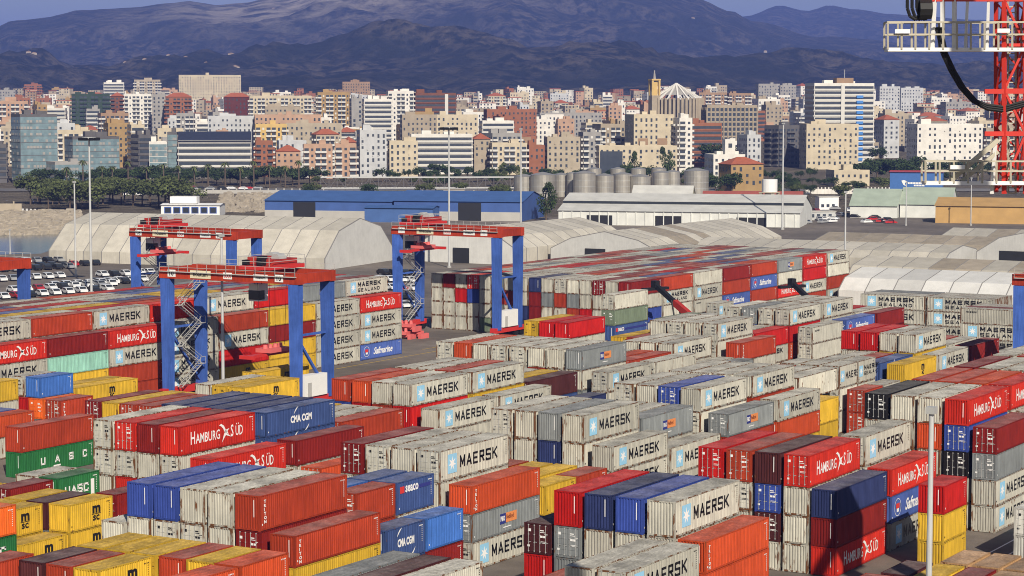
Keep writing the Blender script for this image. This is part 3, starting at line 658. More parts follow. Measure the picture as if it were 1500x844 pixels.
# ------------------------------------------------------------------ rubber-tyred gantry cranes
def sign(parent, name, x0, x1, y, z0, z1, mat, text=None, th=.5, ink='k', wx=1.0):
    b = MB(); b.box(x0, x1, y - .03, y, z0, z1); s = b.build(name, mat, parent)
    if text:
        v, f = text_geo(text, th, wx, .03); m = MB(); ww = max(a for a, _ in v); cx = (x0 + x1) / 2 - ww / 2; cz = (z0 + z1) / 2 - th / 2
        m.v = [(cx + a, y - .036, cz + c) for a, c in v]; m.f = list(f); m.m = [0] * len(f); tag(m.build("lettering", INK[ink], s), kind='stuff')
def gantry(x, y, label, number, trolley, spreader_z, S=22.2, W=7.4, H=19.0, box_side=True):
    g = empty("gantry_crane", (x, y, 0)); tag(g, label, "crane", "blue and red gantry cranes over the stacks")
    for ex in (0, S):
        for ey in (0, W):
            l = MB(); n0 = 0; a, b_, c, d = .62, .58, .82, .58
            l.v += [(ex - a, ey - b_, 1.5), (ex + a, ey - b_, 1.5), (ex + a, ey + b_, 1.5), (ex - a, ey + b_, 1.5), (ex - c, ey - d, H - 1.55), (ex + c, ey - d, H - 1.55), (ex + c, ey + d, H - 1.55), (ex - c, ey + d, H - 1.55)]
            for q in ((0, 3, 2, 1), (4, 5, 6, 7), (0, 1, 5, 4), (1, 2, 6, 5), (2, 3, 7, 6), (3, 0, 4, 7)): l.f.append(q); l.m.append(0)
            l.build("leg", BLUE, g)
            w = MB()
            for o in (-1.0, 1.0):
                for k in range(12):
                    a0, a1 = 2 * math.pi * k / 12, 2 * math.pi * (k + 1) / 12; r_ = .75
                    p = lambda a, xx: (ex + xx, ey + o + r_ * math.cos(a), .75 + r_ * math.sin(a))
                    w.quad(p(a0, -.3), p(a1, -.3), p(a1, .3), p(a0, .3)); w.poly([p(a0, .3), p(a1, .3), (ex + .3, ey + o, .75)]); w.poly([p(a1, -.3), p(a0, -.3), (ex - .3, ey + o, .75)])
            w.build("wheels", BLACK, g)
        s = MB(); s.box(ex - .5, ex + .5, -1.6, W + 1.6, 1.0, 1.9); s.build("sill_beam", RED, g)
        br = MB(); br.bar((ex, .5, H * .52), (ex, W - .4, 2.4), .34); br.build("brace", BLUE, g)
        br = MB(); br.bar((ex, .5, H * .55), (ex, W - .5, H * .55), .30); br.build("cross_tie", BLUE, g)
    for ey in (0, W):
        b = MB(); b.box(-1.0, S + 1.0, ey - .6, ey + .6, H - 1.5, H); gd = b.build("girder", REDOR, g)
        r_ = MB(); yy = ey - .95 if ey == 0 else ey + .95
        r_.box(-.6, S + .6, min(ey, yy), max(ey, yy), H - .55, H - .45)
        for k in range(15): xx = -.6 + k * (S + 1.2) / 14; r_.bar((xx, yy, H - .45), (xx, yy, H + .75), .05)
        for zz in (H + .15, H + .75): r_.bar((-.6, yy, zz), (S + .6, yy, zz), .05)
        tag(r_.build("walkway_rail", RAIL, gd), kind='stuff')
    for ex in (-.5, S + .5):
        b = MB(); b.box(ex - .5, ex + .5, .6, W - .6, H - 1.4, H - .1); b.build("end_tie", REDOR, g)
    st = MB(); zz = 2.0; k = 0                                    # zigzag stair on the left side
    while zz < H - 3.5:
        ya, yb = (1.2, W - 1.6) if k % 2 == 0 else (W - 1.6, 1.2)
        for o in (-.35, .35): st.bar((1.1 + o, ya, zz), (1.1 + o, yb, zz + 2.9), .10); st.bar((1.1 + o, ya, zz + 1.0), (1.1 + o, yb, zz + 3.9), .05)
        for q in range(11): t = q / 10; st.box(.75, 1.45, ya + (yb - ya) * t - .12, ya + (yb - ya) * t + .12, zz + 2.9 * t - .02, zz + 2.9 * t + .02)
        st.box(.6, 1.6, yb - .6, yb + .6, zz + 2.88, zz + 2.94); st.bar((1.6, yb - .6, zz + 2.9), (1.6, yb - .6, zz + 3.9), .05); st.bar((1.6, yb + .6, zz + 2.9), (1.6, yb + .6, zz + 3.9), .05); st.bar((1.6, yb - .6, zz + 3.9), (1.6, yb + .6, zz + 3.9), .05)
        zz += 2.9; k += 1
    tag(st.build("access_stair", RAIL, g), kind='stuff')
    if box_side:
        b = MB(); b.box(S - .7, S + .75, 1.0, W - 1.2, 1.95, 4.9); eb = b.build("engine_house", WHITE, g)
        b = MB(); b.box(S + .75, S + .79, 1.6, 2.5, 2.0, 3.9); b.build("hatch", RAIL, eb)
    tx = trolley
    t = MB(); t.box(tx - 2.6, tx + 2.6, -.4, W + .4, H + .25, H + .75); tr = t.build("trolley_frame", RED, g)
    m = MB(); m.box(tx - 2.0, tx - .2, .8, W - 3.2, H + .75, H + 1.9); m.box(tx + .4, tx + 2.2, 1.2, W - .8, H + .75, H + 1.6); m.build("hoist_motor", plain("motor_red", (.36, .03, .02), .5, var=.25) if "motor_red" not in bpy.data.materials else bpy.data.materials["motor_red"], tr); m = MB(); [m.box(tx - 2.4 + q * 1.25, tx - 1.6 + q * 1.25, .1 + (q % 2) * 4.4, 1.5 + (q % 2) * 4.4, H + .75, H + 1.5 + .3 * (q % 3)) for q in range(4)]; tag(m.build("drive_boxes", BLACK, tr), kind="stuff")
    m = MB()
    for (hx, hy) in ((tx - 1.3, W - 1.6), (tx + 1.2, W / 2)):
        for k in range(14):
            a0, a1 = 2 * math.pi * k / 14, 2 * math.pi * (k + 1) / 14; f = lambda a, yy: (hx + .75 * math.cos(a), yy, H + 1.55 + .75 * math.sin(a))
            m.quad(f(a0, hy - .8), f(a1, hy - .8), f(a1, hy + .8), f(a0, hy + .8)); m.poly([f(a1, hy - .8), f(a0, hy - .8), (hx, hy - .8, H + 1.55)]); m.poly([f(a0, hy + .8), f(a1, hy + .8), (hx, hy + .8, H + 1.55)])
    m.build("rope_drums", GALV, tr)
    m = MB()
    for q in ((-2.6, -.4), (2.6, -.4), (2.6, W + .4), (-2.6, W + .4), (0, -.4), (0, W + .4)): m.bar((tx + q[0], q[1], H + .7), (tx + q[0], q[1], H + 2.0), .06)
    for a, b_ in (((-2.6, -.4), (2.6, -.4)), ((2.6, -.4), (2.6, W + .4)), ((2.6, W + .4), (-2.6, W + .4)), ((-2.6, W + .4), (-2.6, -.4))):
        for zz in (H + 1.35, H + 2.0): m.bar((tx + a[0], a[1], zz), (tx + b_[0], b_[1], zz), .06)
    tag(m.build("guard_rail", RAIL, tr), kind='stuff')
    c = MB(); c.box(tx - 3.2, tx - 1.4, W * .35, W * .35 + 2.0, H - 4.4, H - 2.0); cb = c.build("operator_cabin", WHITE, g)
    c = MB(); c.box(tx - 3.24, tx - 1.36, W * .35 - .03, W * .35 + 1.2, H - 4.2, H - 2.9); c.build("cabin_glass", GLASS, cb)
    c = MB(); [c.bar((tx - 2.3 + q, W * .35 + 1, H - 2.0), (tx - 2.3 + q, W * .35 + 1, H + .3), .12) for q in (-.6, .6)]; c.build("cabin_hanger", RED, cb)
    sz = spreader_z
    s = MB(); s.box(tx - .5, tx + .5, W / 2 - 5.6, W / 2 + 5.6, sz, sz + .35); [s.box(tx - 1.2, tx + 1.2, W / 2 + o - .25, W / 2 + o + .25, sz - .1, sz + .4) for o in (-5.8, 5.8)]
    sp = s.build("spreader", RED, g)
    s = MB(); s.box(tx - 1.3, tx + 1.3, W / 2 - 2.2, W / 2 + 2.2, sz + .45, sz + 1.0)
    for o in (-1.7, -.6, .6, 1.7): s.cyl(tx, W / 2 + o, sz + 1.0, sz + 1.5, .38, .3, 10)
    s.build("head_block", PINK, sp)
    s = MB(); [s.bar((tx + a, W / 2 + b_, sz + 1.3), (tx + a * 1.3, W / 2 + b_ * 1.2, H + .4), .035) for a in (-.8, .8) for b_ in (-1.7, 1.7)]; tag(s.build("hoist_ropes", BLACK, sp), kind='stuff')
    for xa in (.6, S - 3.0) if number else (): sign(g, "number_plate", xa, xa + 1.4, -.62, H - 1.25, H - .25, WHITE, number, .72)
    if number:
        sign(g, "name_panel", 4.6, 8.2, -.62, H - 1.3, H - .2, CREAM, "noatum", .55)
        sign(g, "warning_plate", 10.4, 11.9, -.62, H - 1.2, H - .3, WHITE, "XXX", .6, 'r', .7); sign(g, "name_plate", S - 6.6, S - 4.2, -.62, H - 1.2, H - .35, WHITE, "noatum", .36)
    return g
gantry(-200.5, 243.8, "gantry crane numbered 10 standing over the yellow containers, nearest", "10", 15.5, 7.2)
gantry(-268.5, 317.5, "gantry crane behind the one numbered 10, its spreader pulled up high", "08", 3.5, 14.0, box_side=False)
gantry(-225.2, 339.5, "gantry crane with white engine box beside the big middle stack", "*", 3.2, 15.0, S=21.2, H=19.6)
gantry(-252.6, 239.6, "gantry crane whose red girder end and blue leg enter at left", None, 6.0, 14.0)
gantry(-93.4, 292.5, "gantry crane showing one blue leg at the right edge", None, 12.0, 15.0)
# spare spreaders heaped on the ground
for k, (dx, dy, z, a) in enumerate(((0, 0, 0, 8), (1.2, 2.6, 0, -5), (.4, 1.2, 1.3, 4))):
    x, y = -219.5 + dx, 331.0 + dy; s = empty("spare_spreader", (x, y, z), R(a)); tag(s, ("faded red lifting frame lying lowest of the heap", "faded red lifting frame at the back of the heap", "faded red lifting frame on top of the heap")[k], "lifting frame", "spare lifting frames on the yard")
    b = MB(); b.box(-2.9, 2.9, -.5, .5, .3, .75); b.build("main_beam", PINK, s)
    for e in (-2.7, 2.7): b = MB(); b.box(e - .3, e + .3, -1.2, 1.2, 0, .9); b.build("end_beam", PINK, s)
    b = MB(); b.box(-2, 2, -1, 1, .75, 1.25); [b.cyl(e, 0, 1.25, 1.9, .35, .25, 8) for e in (-1.5, -.5, .5, 1.5)]; b.build("head_block", PINK, s)
# ------------------------------------------------------------------ reach stackers between the stacks
def stacker(x, y, rz, label):
    s = empty("reach_stacker", (x, y, 0), rz); tag(s, label, "reach stacker", "reach stackers working among the stacks")
    b = MB(); b.box(-4, 4, -1.5, 1.5, .9, 2.3); b.build("chassis", RED, s)
    for ex in (-2.8, 2.8):
        for ey in (-1.7, 1.7):
            w = MB(); n = 12; r_ = .85
            for k in range(n):
                a0, a1 = 2 * math.pi * k / n, 2 * math.pi * (k + 1) / n; p = lambda a, yy: (ex + r_ * math.cos(a), yy, .85 + r_ * math.sin(a))
                w.quad(p(a0, ey - .35), p(a1, ey - .35), p(a1, ey + .35), p(a0, ey + .35)); w.poly([p(a1, ey - .35), p(a0, ey - .35), (ex, ey - .35, .85)]); w.poly([p(a0, ey + .35), p(a1, ey + .35), (ex, ey + .35, .85)])
            w.build("wheel", BLACK, s)
    b = MB(); b.box(-1.2, .8, -.9, .9, 2.3, 4.3); c = b.build("cabin", BLACK, s); b = MB(); b.box(-1.23, .83, -.93, .93, 3.0, 4.1); b.build("cabin_glass", GLASS, c)
    b = MB(); b.bar((-3.6, 0, 4.2), (2.5, 0, 7.4), .95, 1.05); b.build("boom", bpy.data.materials["motor_red"], s); b = MB(); b.bar((2.5, 0, 7.4), (7.0, 0, 9.9), .72, .8); b.build("boom_extension", BLACK, s)
    b = MB(); [b.bar((.8, e, 2.2), (2.6, e * .6, 7.8), .3, n_sides=8) for e in (-1, 1)]; b.build("lift_cylinder", BLACK, s)
    b = MB(); b.box(6.8, 8.0, -.5, .5, 9.6, 10.9); b.box(7.0, 7.8, -3.0, 3.0, 9.2, 9.7); b.build("spreader", BLACK, s)
stacker(-170.0, 346.0, R(160), "reach stacker with raised red boom before the middle stack"); stacker(-151.5, 362.0, R(155), "reach stacker with black boom beside the violet blue container")
# ------------------------------------------------------------------ light poles
def pole(px, base_y, top_y, label, head=True, r=.22, dist=None):
    r *= .78
    d = dist or CAM_H * FPX / (base_y - 151); x, y = at(px, d); top = hz(top_y, d); p = empty("light_pole", (x, y, 0)); tag(p, label, "light pole", "tall light poles")
    m = MB(); m.cyl(0, 0, 0, top, r * 1.25, r * .8, 12); m.build("mast", POLE, p, smooth=False)
    m = MB(); m.cyl(0, 0, 0, .5, r * 2.4, r * 2.4, 12); m.build("footing", plain("concrete_footing", (.35, .34, .32), .9) if "concrete_footing" not in bpy.data.materials else bpy.data.materials["concrete_footing"], p)
    if head:
        m = MB(); m.cyl(0, 0, top - .3, top, 1.6, 1.6, 16); m.build("crown_ring", GALV, p)
        for k in range(10):
            a = 2 * math.pi * k / 10; f = MB(); cx, cy_ = 1.9 * math.cos(a), 1.9 * math.sin(a); f.box(cx - .35, cx + .35, cy_ - .35, cy_ + .35, top - .75, top - .1); f.build("floodlight", BLACK, p)
    else:
        m = MB(); m.box(-r * 1.5, r * 1.5, -r * 1.5, r * 1.5, top, top + .45); m.build("floodlight", GALV, p)
pole(134, 430, 201, "tallest pole with a ring of floodlights, before the left tent", r=.30)
pole(111, 405, 268, "bare slim pole beside the ringed one", False, .26); pole(327, 580, 347, "slim pole in front of the crane numbered 10", False, .26); pole(658, 392, 186, "pole with floodlights behind the middle crane", True, .3)
pole(1237, 432, 283, "slim pole before the cream tents at right", False, .26); pole(1146, 336, 182, "pole rising before the white warehouse", False, .36); pole(1357, 1100, 606, "thick pale pole cut by the bottom edge", False, .26)
pole(763, 345, 190, "pole at the corner of the blue warehouse", False, .3); pole(1422, 330, 262, "thin pole before the brown shed", False, .22); pole(1327, 330, 268, "thin pole between the green roofs and brown shed", False, .22); pole(15, 372, 338, "short lamp pole by the water", False, .18)
# ------------------------------------------------------------------ tents
def tent(x, y, rz, length, depth, eave, knee, ridge, bays, mat, label, tans=(), doors=()):
    """long axis along local x from 0 to length, front at local y 0; each bay of cloth is a part"""
    t = empty("storage_tent", (x, y, 0), rz); tag(t, label, "tent", "storage tents along the yard")
    kn, kz = knee; prof = [(0, 0), (0, eave), (kn, kz), (depth / 2, ridge), (depth - kn, kz), (depth, eave), (depth, 0)]
    bw = length / bays
    for i in range(bays):
        m = MB(); a, b = i * bw + .09, (i + 1) * bw - .09
        for (y0, z0), (y1, z1) in zip(prof, prof[1:]): m.quad((a, y0, z0), (b, y0, z0), (b, y1, z1), (a, y1, z1))
        m.build("cloth_bay", TENT_C if i in tans else mat, t)
    fr = MB()
    for i in range(bays + 1):
        xx = min(max(i * bw, .1), length - .1)
        for (y0, z0), (y1, z1) in zip(prof, prof[1:]): fr.bar((xx, y0, z0 - .06), (xx, y1, z1 - .06), .2, .2)
    tag(fr.build("arch_frame", SEAM, t), kind='stuff')
    for xx in (.02, length - .02):
        m = MB(); m.poly([(xx, p, q) for p, q in prof] if xx > 1 else [(xx, p, q) for p, q in reversed(prof)]); m.build("gable_cloth", TENT_B, t)
    for (dx, w, h) in doors:
        m = MB(); m.box(length - .0, length + .06, dx, dx + w, 0, h); m.build("door_opening", DARK, t)
    return t
tent(-407, 446, R(8), 82.5, 40, 3.0, (8, 9.6), 12.2, 15, TENT_A, "longest cream tent with white gable, left behind the cranes")
tent(-293, 497, R(90), 62, 31, 4.2, (5, 7.2), 9.4, 11, TENT_A, "white tent behind the middle crane, gable with dark door facing the yard")
tent(-259, 512, R(90), 78, 32, 3.8, (6, 6.6), 8.6, 14, TENT_A, "cream tent with tan roof strips behind the middle stack", tans=(3, 4, 6))
for (x, y, dd) in ((-309.5, 496.8, 5.0), (-277.5, 511.8, 6.0)):
    m = MB(); m.box(x - dd / 2, x + dd / 2, y - .08, y, 0, 4.0); t = m.build("tent_doorway", DARK); tag(t, "dark doorway in the %s tent gable" % ("left" if x < -300 else "right"), "doorway")
tent(-262, 534, 0, 72, 27, 2.6, (3.5, 4.4), 5.8, 14, TENT_A, "cream tent left of the far right row, lowest ridge")
tent(-240, 566, 0, 110, 27, 2.6, (3.5, 4.5), 6.2, 18, TENT_C, "tan tent second from the front of the right row", tans=())
tent(-215, 597, 0, 120, 27, 2.8, (3.5, 4.8), 6.6, 18, TENT_A, "cream tent in the rear of the right row", tans=(2, 5, 6, 9))
tent(-188, 464, 0, 48, 26, 3.2, (3.5, 5.8), 7.4, 8, TENT_A, "cream tent beside the right light pole", tans=(3, 4, 6, 7)); tent(-178, 435, 0, 84, 26, 3.0, (3.5, 5.4), 7.0, 14, TENT_B, "white tent behind the crosswise containers")
tent(-151, 549, R(90), 55, 36, 4.2, (6, 8.0), 10.6, 10, TENT_B, "tall white tent with wide dark opening at the right edge")
m = MB(); m.box(-181, -157, 548.9, 548.98, 0, 4.6); tag(m.build("tent_doorway", DARK), "wide dark opening under the tall white gable", "doorway")
# ------------------------------------------------------------------ warehouses
def ribbed(name, col, pitch=1.2, axis=0):
    m, n, l, b = mat_new(name); tc = n.new("ShaderNodeTexCoord"); w = n.new("ShaderNodeTexWave"); w.wave_type = 'BANDS'; w.bands_direction = 'XYZ'[axis]; w.inputs["Scale"].default_value = 1.6 / pitch; w.inputs["Distortion"].default_value = 0
    bm_ = n.new("ShaderNodeBump"); bm_.inputs["Strength"].default_value = .5; bm_.inputs["Distance"].default_value = .08; l.new(tc.outputs["Object"], w.inputs["Vector"]); l.new(w.outputs["Fac"], bm_.inputs["Height"]); l.new(bm_.outputs[0], b.inputs["Normal"])
    ns = n.new("ShaderNodeTexNoise"); ns.inputs["Scale"].default_value = .25; ns.inputs["Detail"].default_value = 6; mp = n.new("ShaderNodeMapRange"); mp.inputs[3].default_value = .7; mp.inputs[4].default_value = 1.2; l.new(tc.outputs["Object"], ns.inputs["Vector"]); l.new(ns.outputs[0], mp.inputs[0])
    cc = n.new("ShaderNodeCombineColor"); [l.new(mp.outputs[0], cc.inputs[i]) for i in range(3)]; mx = n.new("ShaderNodeMix"); mx.data_type = 'RGBA'; mx.blend_type = 'MULTIPLY'; mx.inputs[0].default_value = 1; mx.inputs[6].default_value = (*col, 1); l.new(cc.outputs[0], mx.inputs[7])
    l.new(mx.outputs[2], b.inputs["Base Color"]); b.inputs["Roughness"].default_value = .6
    return m
WH_W = ribbed("warehouse_white", (.66, .66, .61)); WH_R = ribbed("warehouse_roof_grey", (.56, .55, .50)); WH_B = ribbed("warehouse_blue", (.045, .10, .30)); WH_BR = ribbed("blue_roof", (.05, .115, .30)); CONC = plain("concrete", (.42, .40, .36), .9, var=.15, scale=.2)
GREENR = ribbed("green_roof", (.36, .42, .33)); OCHRE = ribbed("ochre_sheet", (.50, .30, .10)); TERRA = ribbed("terracotta", (.36, .09, .06))
def warehouse(x0, x1, y0, depth, wall, ridge, wm_, rm, label, rz=0.0, doors=(), stripe=False, cols_=0, base=None):
    w = empty("warehouse", (x0, y0, 0), rz); L = x1 - x0; tag(w, label, "warehouse")
    m = MB(); m.quad((0, 0, 0), (L, 0, 0), (L, 0, wall), (0, 0, wall)); m.quad((L, depth, 0), (0, depth, 0), (0, depth, wall), (L, depth, wall))
    for xx in (0, L): m.poly([(xx, 0, 0), (xx, 0, wall), (xx, depth / 2, ridge), (xx, depth, wall), (xx, depth, 0)])
    m.build("wall", wm_, w)
    for a, b in ((0, 1), (1, 0)):
        r_ = MB(); yy, zz = (0, wall) if a == 0 else (depth, wall); sg = -1 if a == 0 else 1
        if stripe and a == 0:
            f = lambda t: (depth / 2 * t, wall + (ridge - wall) * t)
            (ya, za), (yb, zb), (yc, zc) = f(0), f(.45), f(1)
            r_.quad((-.4, ya - .6, za - .12), (L + .4, ya - .6, za - .12), (L + .4, yb, zb), (-.4, yb, zb)); r_.quad((-.4, yb, zb + .9), (L + .4, yb, zb + .9), (L + .4, yc, zc + .9), (-.4, yc, zc + .9))
            c = MB(); c.quad((-.3, yb + .1, zb), (L + .3, yb + .1, zb), (L + .3, yb + .1, zb + .9), (-.3, yb + .1, zb + .9)); c.build("clerestory", GLASS, w)
        else: r_.quad((-.4, yy + sg * .6, zz - .12), (L + .4, yy + sg * .6, zz - .12), (L + .4, depth / 2, ridge + (.9 if stripe else .02)), (-.4, depth / 2, ridge + (.9 if stripe else .02)))
        r_.build("roof", rm, w)
    for (dx, dw, dh) in doors: m = MB(); m.box(dx, dx + dw, -.06, -.01, 0, dh); m.build("door", DARK, w)
    for k in range(cols_): m = MB(); xx = L * (k + .5) / cols_; m.box(xx - .18, xx + .18, -.25, 0, 0, wall - .1); m.build("pilaster", wm_, w)
    if base: m = MB(); [m.box(a, b, -.12, 0, 0, base) for a, b in zip([0] + [d[0] + d[1] for d in doors], [d[0] for d in doors] + [L])]; m.build("base_wall", CONC, w)
    return w
_wx, _wy = at(818, 772)
warehouse(_wx, _wx + 83.5, _wy, 40, 5.0, 9.4, WH_W, WH_R, "long white warehouse with grey roof and dark strip", rz=R(17), doors=((10, 9, 3.4), (34, 9, 3.4), (62, 10, 3.2)), stripe=True, cols_=26)
_wx, _wy = at(388, 815); warehouse(_wx, _wx + 48.5, _wy, 36, 6.6, 9.6, WH_B, WH_BR, "blue warehouse with dark door, the left one", rz=R(17), doors=((11, 8.5, 6.0),), base=3.0)
_wx, _wy = at(577, 803); warehouse(_wx, _wx + 47.5, _wy, 36, 7.0, 10.0, WH_B, WH_BR, "blue warehouse with dark door and concrete base, the right one", rz=R(17), doors=((24, 8.5, 6.4),), base=3.2)
_wx, _wy = at(534, 788); warehouse(_wx, _wx + 25, _wy, 9, 5.2, 5.9, WH_BR, WH_BR, "low blue lean-to before the two blue warehouses", rz=R(17))
for (px0, px1, yt, yb, lab, wmat, rmat) in ((1245, 1310, 285, 318, "shed with pale green roof, left of the pair", WH_W, GREENR), (1318, 1388, 283, 318, "shed with pale green roof, right of the pair", WH_W, GREENR), (1370, 1530, 298, 326, "ochre shed with flat roof at the right edge", OCHRE, OCHRE)):
    d = CAM_H * FPX / (yb - 151); xa, ya = at(px0, d); xb, _ = at(px1, d); W_ = (px1 - px0) * d / FPX
    warehouse(xa, xa + W_ * 1.05, ya, 26, hz(yt + 16, d) if rmat is GREENR else hz(yt + 3, d), hz(yt - 3, d) + 1, wmat, rmat, lab, rz=R(14))
d = 905; xa, ya = at(1303, d); bx = warehouse(xa, xa + 21, ya, 14, 14.2, 14.6, plain("deep_blue_wall", (.055, .14, .36), .5), plain("red_trim", (.40, .05, .04), .6), "blue box building with white sign and red roof edge", rz=R(18))
m = MB()                                                          # emblem and two lines of small white lettering, too far off to read
m.poly([(4.6, -.08, 10.6), (5.4, -.08, 9.0), (6.4, -.08, 8.4), (6.0, -.08, 9.6), (6.8, -.08, 10.4), (5.6, -.08, 10.9)])
for q in range(9): m.quad((7.2 + q * .62, -.08, 9.3), (7.7 + q * .62, -.08, 9.3), (7.7 + q * .62, -.08, 10.0), (7.2 + q * .62, -.08, 10.0))
for q in range(7): m.quad((9.6 + q * .62, -.08, 8.4), (10.1 + q * .62, -.08, 8.4), (10.1 + q * .62, -.08, 9.05), (9.6 + q * .62, -.08, 9.05))
tag(m.build("wall_sign", INK['w'], bx), kind='stuff')
d = 830; xa, ya = at(236, d); o = warehouse(xa, xa + 22, ya, 12, 4.2, 4.6, WHITE, WHITE, "low white quay office with blue window frames", rz=R(28))
for k in range(6): m = MB(); m.box(1.2 + k * 3.4, 3.9 + k * 3.4, -.08, -.02, 1.0, 3.4); f = m.build("window_frame", BLUE, o); m = MB(); m.box(1.5 + k * 3.4, 3.6 + k * 3.4, -.1, -.08, 1.25, 3.15); m.build("pane", GLASS, f)
m = MB(); m.box(3, 13, 2, 8, 4.6, 7.2); m.build("roof_room", WHITE, o)
d = 640; xa, ya = at(143, d); o = warehouse(xa, xa + 17, ya, 10, 3.4, 4.6, WHITE, ribbed("shed_tan", (.45, .38, .26)), "small white shed beside the parked cars", rz=R(20))
# ------------------------------------------------------------------ cars in the compound
CARP = [plain("car_white", (.72, .72, .71), .25, spec=.5, var=.03), plain("car_black", (.02, .02, .022), .25, spec=.5, var=.03), plain("car_red", (.40, .02, .02), .25, spec=.5), plain("car_silver", (.40, .41, .42), .3, .3)]
cb = MB()
prof = [(-2.1, .35), (-2.12, .75), (-1.5, .92), (-.75, 1.42), (.95, 1.46), (1.7, 1.0), (2.1, .9), (2.12, .35)]
for a, b in zip(prof, prof[1:] + prof[:1]): cb.quad((-.86, a[0], a[1]), (.86, a[0], a[1]), (.86, b[0], b[1]), (-.86, b[0], b[1]))
for sx_ in (-.86, .86): cb.poly([(sx_, a, b) for a, b in (prof if sx_ > 0 else list(reversed(prof)))])
CAR_BODY = cb.mesh("car_body"); CAR_BODY.materials.append(CARP[0])
cg = MB()
for sx_ in (-.875, .875): cg.quad(*[(sx_, a, b) for a, b in ((-1.25, .97), (1.5, 1.02), (.9, 1.38), (-.7, 1.35))])
cg.quad((-.75, -1.44, .99), (.75, -1.44, .99), (.7, -.82, 1.40), (-.7, -.82, 1.40)); cg.quad((-.7, 1.02, 1.44), (.7, 1.02, 1.44), (.75, 1.66, 1.05), (-.75, 1.66, 1.05))
CAR_GLASS = cg.mesh("car_windows", (GLASS,))
cw = MB()
for k in range(10):
    a0, a1 = 2 * math.pi * k / 10, 2 * math.pi * (k + 1) / 10; p = lambda a, xx: (xx, .33 * math.cos(a), .33 + .33 * math.sin(a)); cw.quad(p(a0, -.1), p(a1, -.1), p(a1, .1), p(a0, .1)); cw.poly([p(a0, .1), p(a1, .1), (.1, 0, .33)]); cw.poly([p(a1, -.1), p(a0, -.1), (-.1, 0, .33)])
CAR_WHEEL = cw.mesh("wheel", (BLACK,)); rc = random.Random(5)
ORD = ['first', 'second', 'third', 'fourth', 'fifth', 'sixth', 'seventh', 'eighth', 'ninth', 'tenth', 'eleventh', 'twelfth'] + ['%dth' % q for q in range(13, 80)]
ROWN = ['the row nearest the containers', 'the second row from the containers', 'the row before the ringed pole', 'the short row behind the ringed pole', 'the row under the left crane girder', 'the dark row behind the left crane', 'the row beyond the slim pole', 'the row before the long tent', 'the rearmost row at the left edge', 'the short row by the small shed', 'the row behind the crane numbered 10', 'the row before the white gable', 'the second row behind the middle crane', 'the third row behind the middle crane', 'the fourth row behind the middle crane', 'the row nearest the middle crane', 'the rear row behind the middle crane']
def car(x, y, rz, k, lab):
    o = link("parked_car", CAR_BODY, CARP[k], None, (x, y, 0), rz); tag(o, ('white', 'black', 'red', 'silver')[k] + lab, "car", "cars parked in the vehicle compound")
    link("windows", CAR_GLASS, None, o)
    for sx_ in (-.8, .8):
        for sy_ in (-1.3, 1.3): link("wheel", CAR_WHEEL, None, o, (sx_, sy_, 0))
for ri, (px, py, n, dpx, dpy, k0) in enumerate(((5, 438, 9, 19, -1.5, 0), (20, 428, 9, 18, -1.2, 0), (80, 421, 8, 17, -1.0, 0), (140, 416, 5, 17, -1, 0), (2, 412, 6, 17, -1, 0), (5, 398, 7, 16, -.8, 1), (60, 392, 6, 16, -.8, 1), (70, 384, 5, 16, -.6, 1), (6, 386, 4, 16, -.6, 0), (150, 405, 4, 17, -.6, 0), (205, 402, 8, 14, -.4, 0), (300, 398, 8, 14, -.3, 0), (556, 412, 4, 15, .5, 0), (558, 424, 4, 15, .5, 0), (556, 437, 4, 15, .5, 0), (560, 450, 4, 15, .5, 0), (562, 402, 4, 15, .4, 1))):
    for j in range(n):
        px_, py_ = px + dpx * j, py + dpy * j; d = CAM_H * FPX / (py_ - 151); x, y = at(px_, d)
        car(x, y, R(rc.choice((62, 58, 64)) + rc.uniform(-4, 4)), k0 if rc.random() < .55 else rc.choice((0, 1, 1, 1, 2, 3, 3)), f' car, {ORD[j]} from the left in {ROWN[ri]}')
# ------------------------------------------------------------------ ship-to-shore crane at the right
STS = plain("sts_red", (.52, .035, .025), .45, var=.12); YEL = plain("walkway_tan", (.44, .40, .31), .6, var=.12); CD = 96.0
def P3(px, py, d=CD): return Vector((*at(px, d, hz(py, d)), hz(py, d)))
c = empty("quay_crane", (-27.0, 141.0, 0)); tag(c, "red lattice quay crane with walkways, reaching in at the right edge", "crane"); inv = Matrix.Translation(c.location).inverted()
def cbuild(mb, name, mat, parent=c, kind=None): mb.v = [tuple(inv @ Vector(v)) for v in mb.v]; o = mb.build(name, mat, parent); tag(o, kind=kind) if kind else None; return o
ux = (P3(1400, 100) - P3(1300, 100)).normalized(); uy = Vector((-math.sin(YAW), math.cos(YAW), 0))
def run(mb, px0, px1, py, w, h=None, d=CD): mb.bar(P3(px0, py, d), P3(px1, py, d), w, h)
for px in (1471, 1502, 1533):
    m = MB(); m.bar(P3(px, -60), P3(px, 284), .17, .17); m.bar(P3(px, -60) + uy * 1.6, P3(px, 284) + uy * 1.6, .16, .16); cbuild(m, "mast_chord", STS)
m = MB()
for k, (ya, yb) in enumerate(((-60, 0), (0, 66), (66, 132), (132, 196), (196, 270))):
    for pa, pb in ((1471, 1502), (1502, 1533)):
        m.bar(P3(pa, ya), P3(pb, yb), .10) if k % 2 else m.bar(P3(pb, ya), P3(pa, yb), .10); m.bar(P3(pa, yb), P3(pb, yb), .13); m.bar(P3(pa, yb), P3(pa, yb) + uy * 1.6, .10); m.bar(P3(pa, ya), P3(pa, yb) + uy * 1.6, .08)
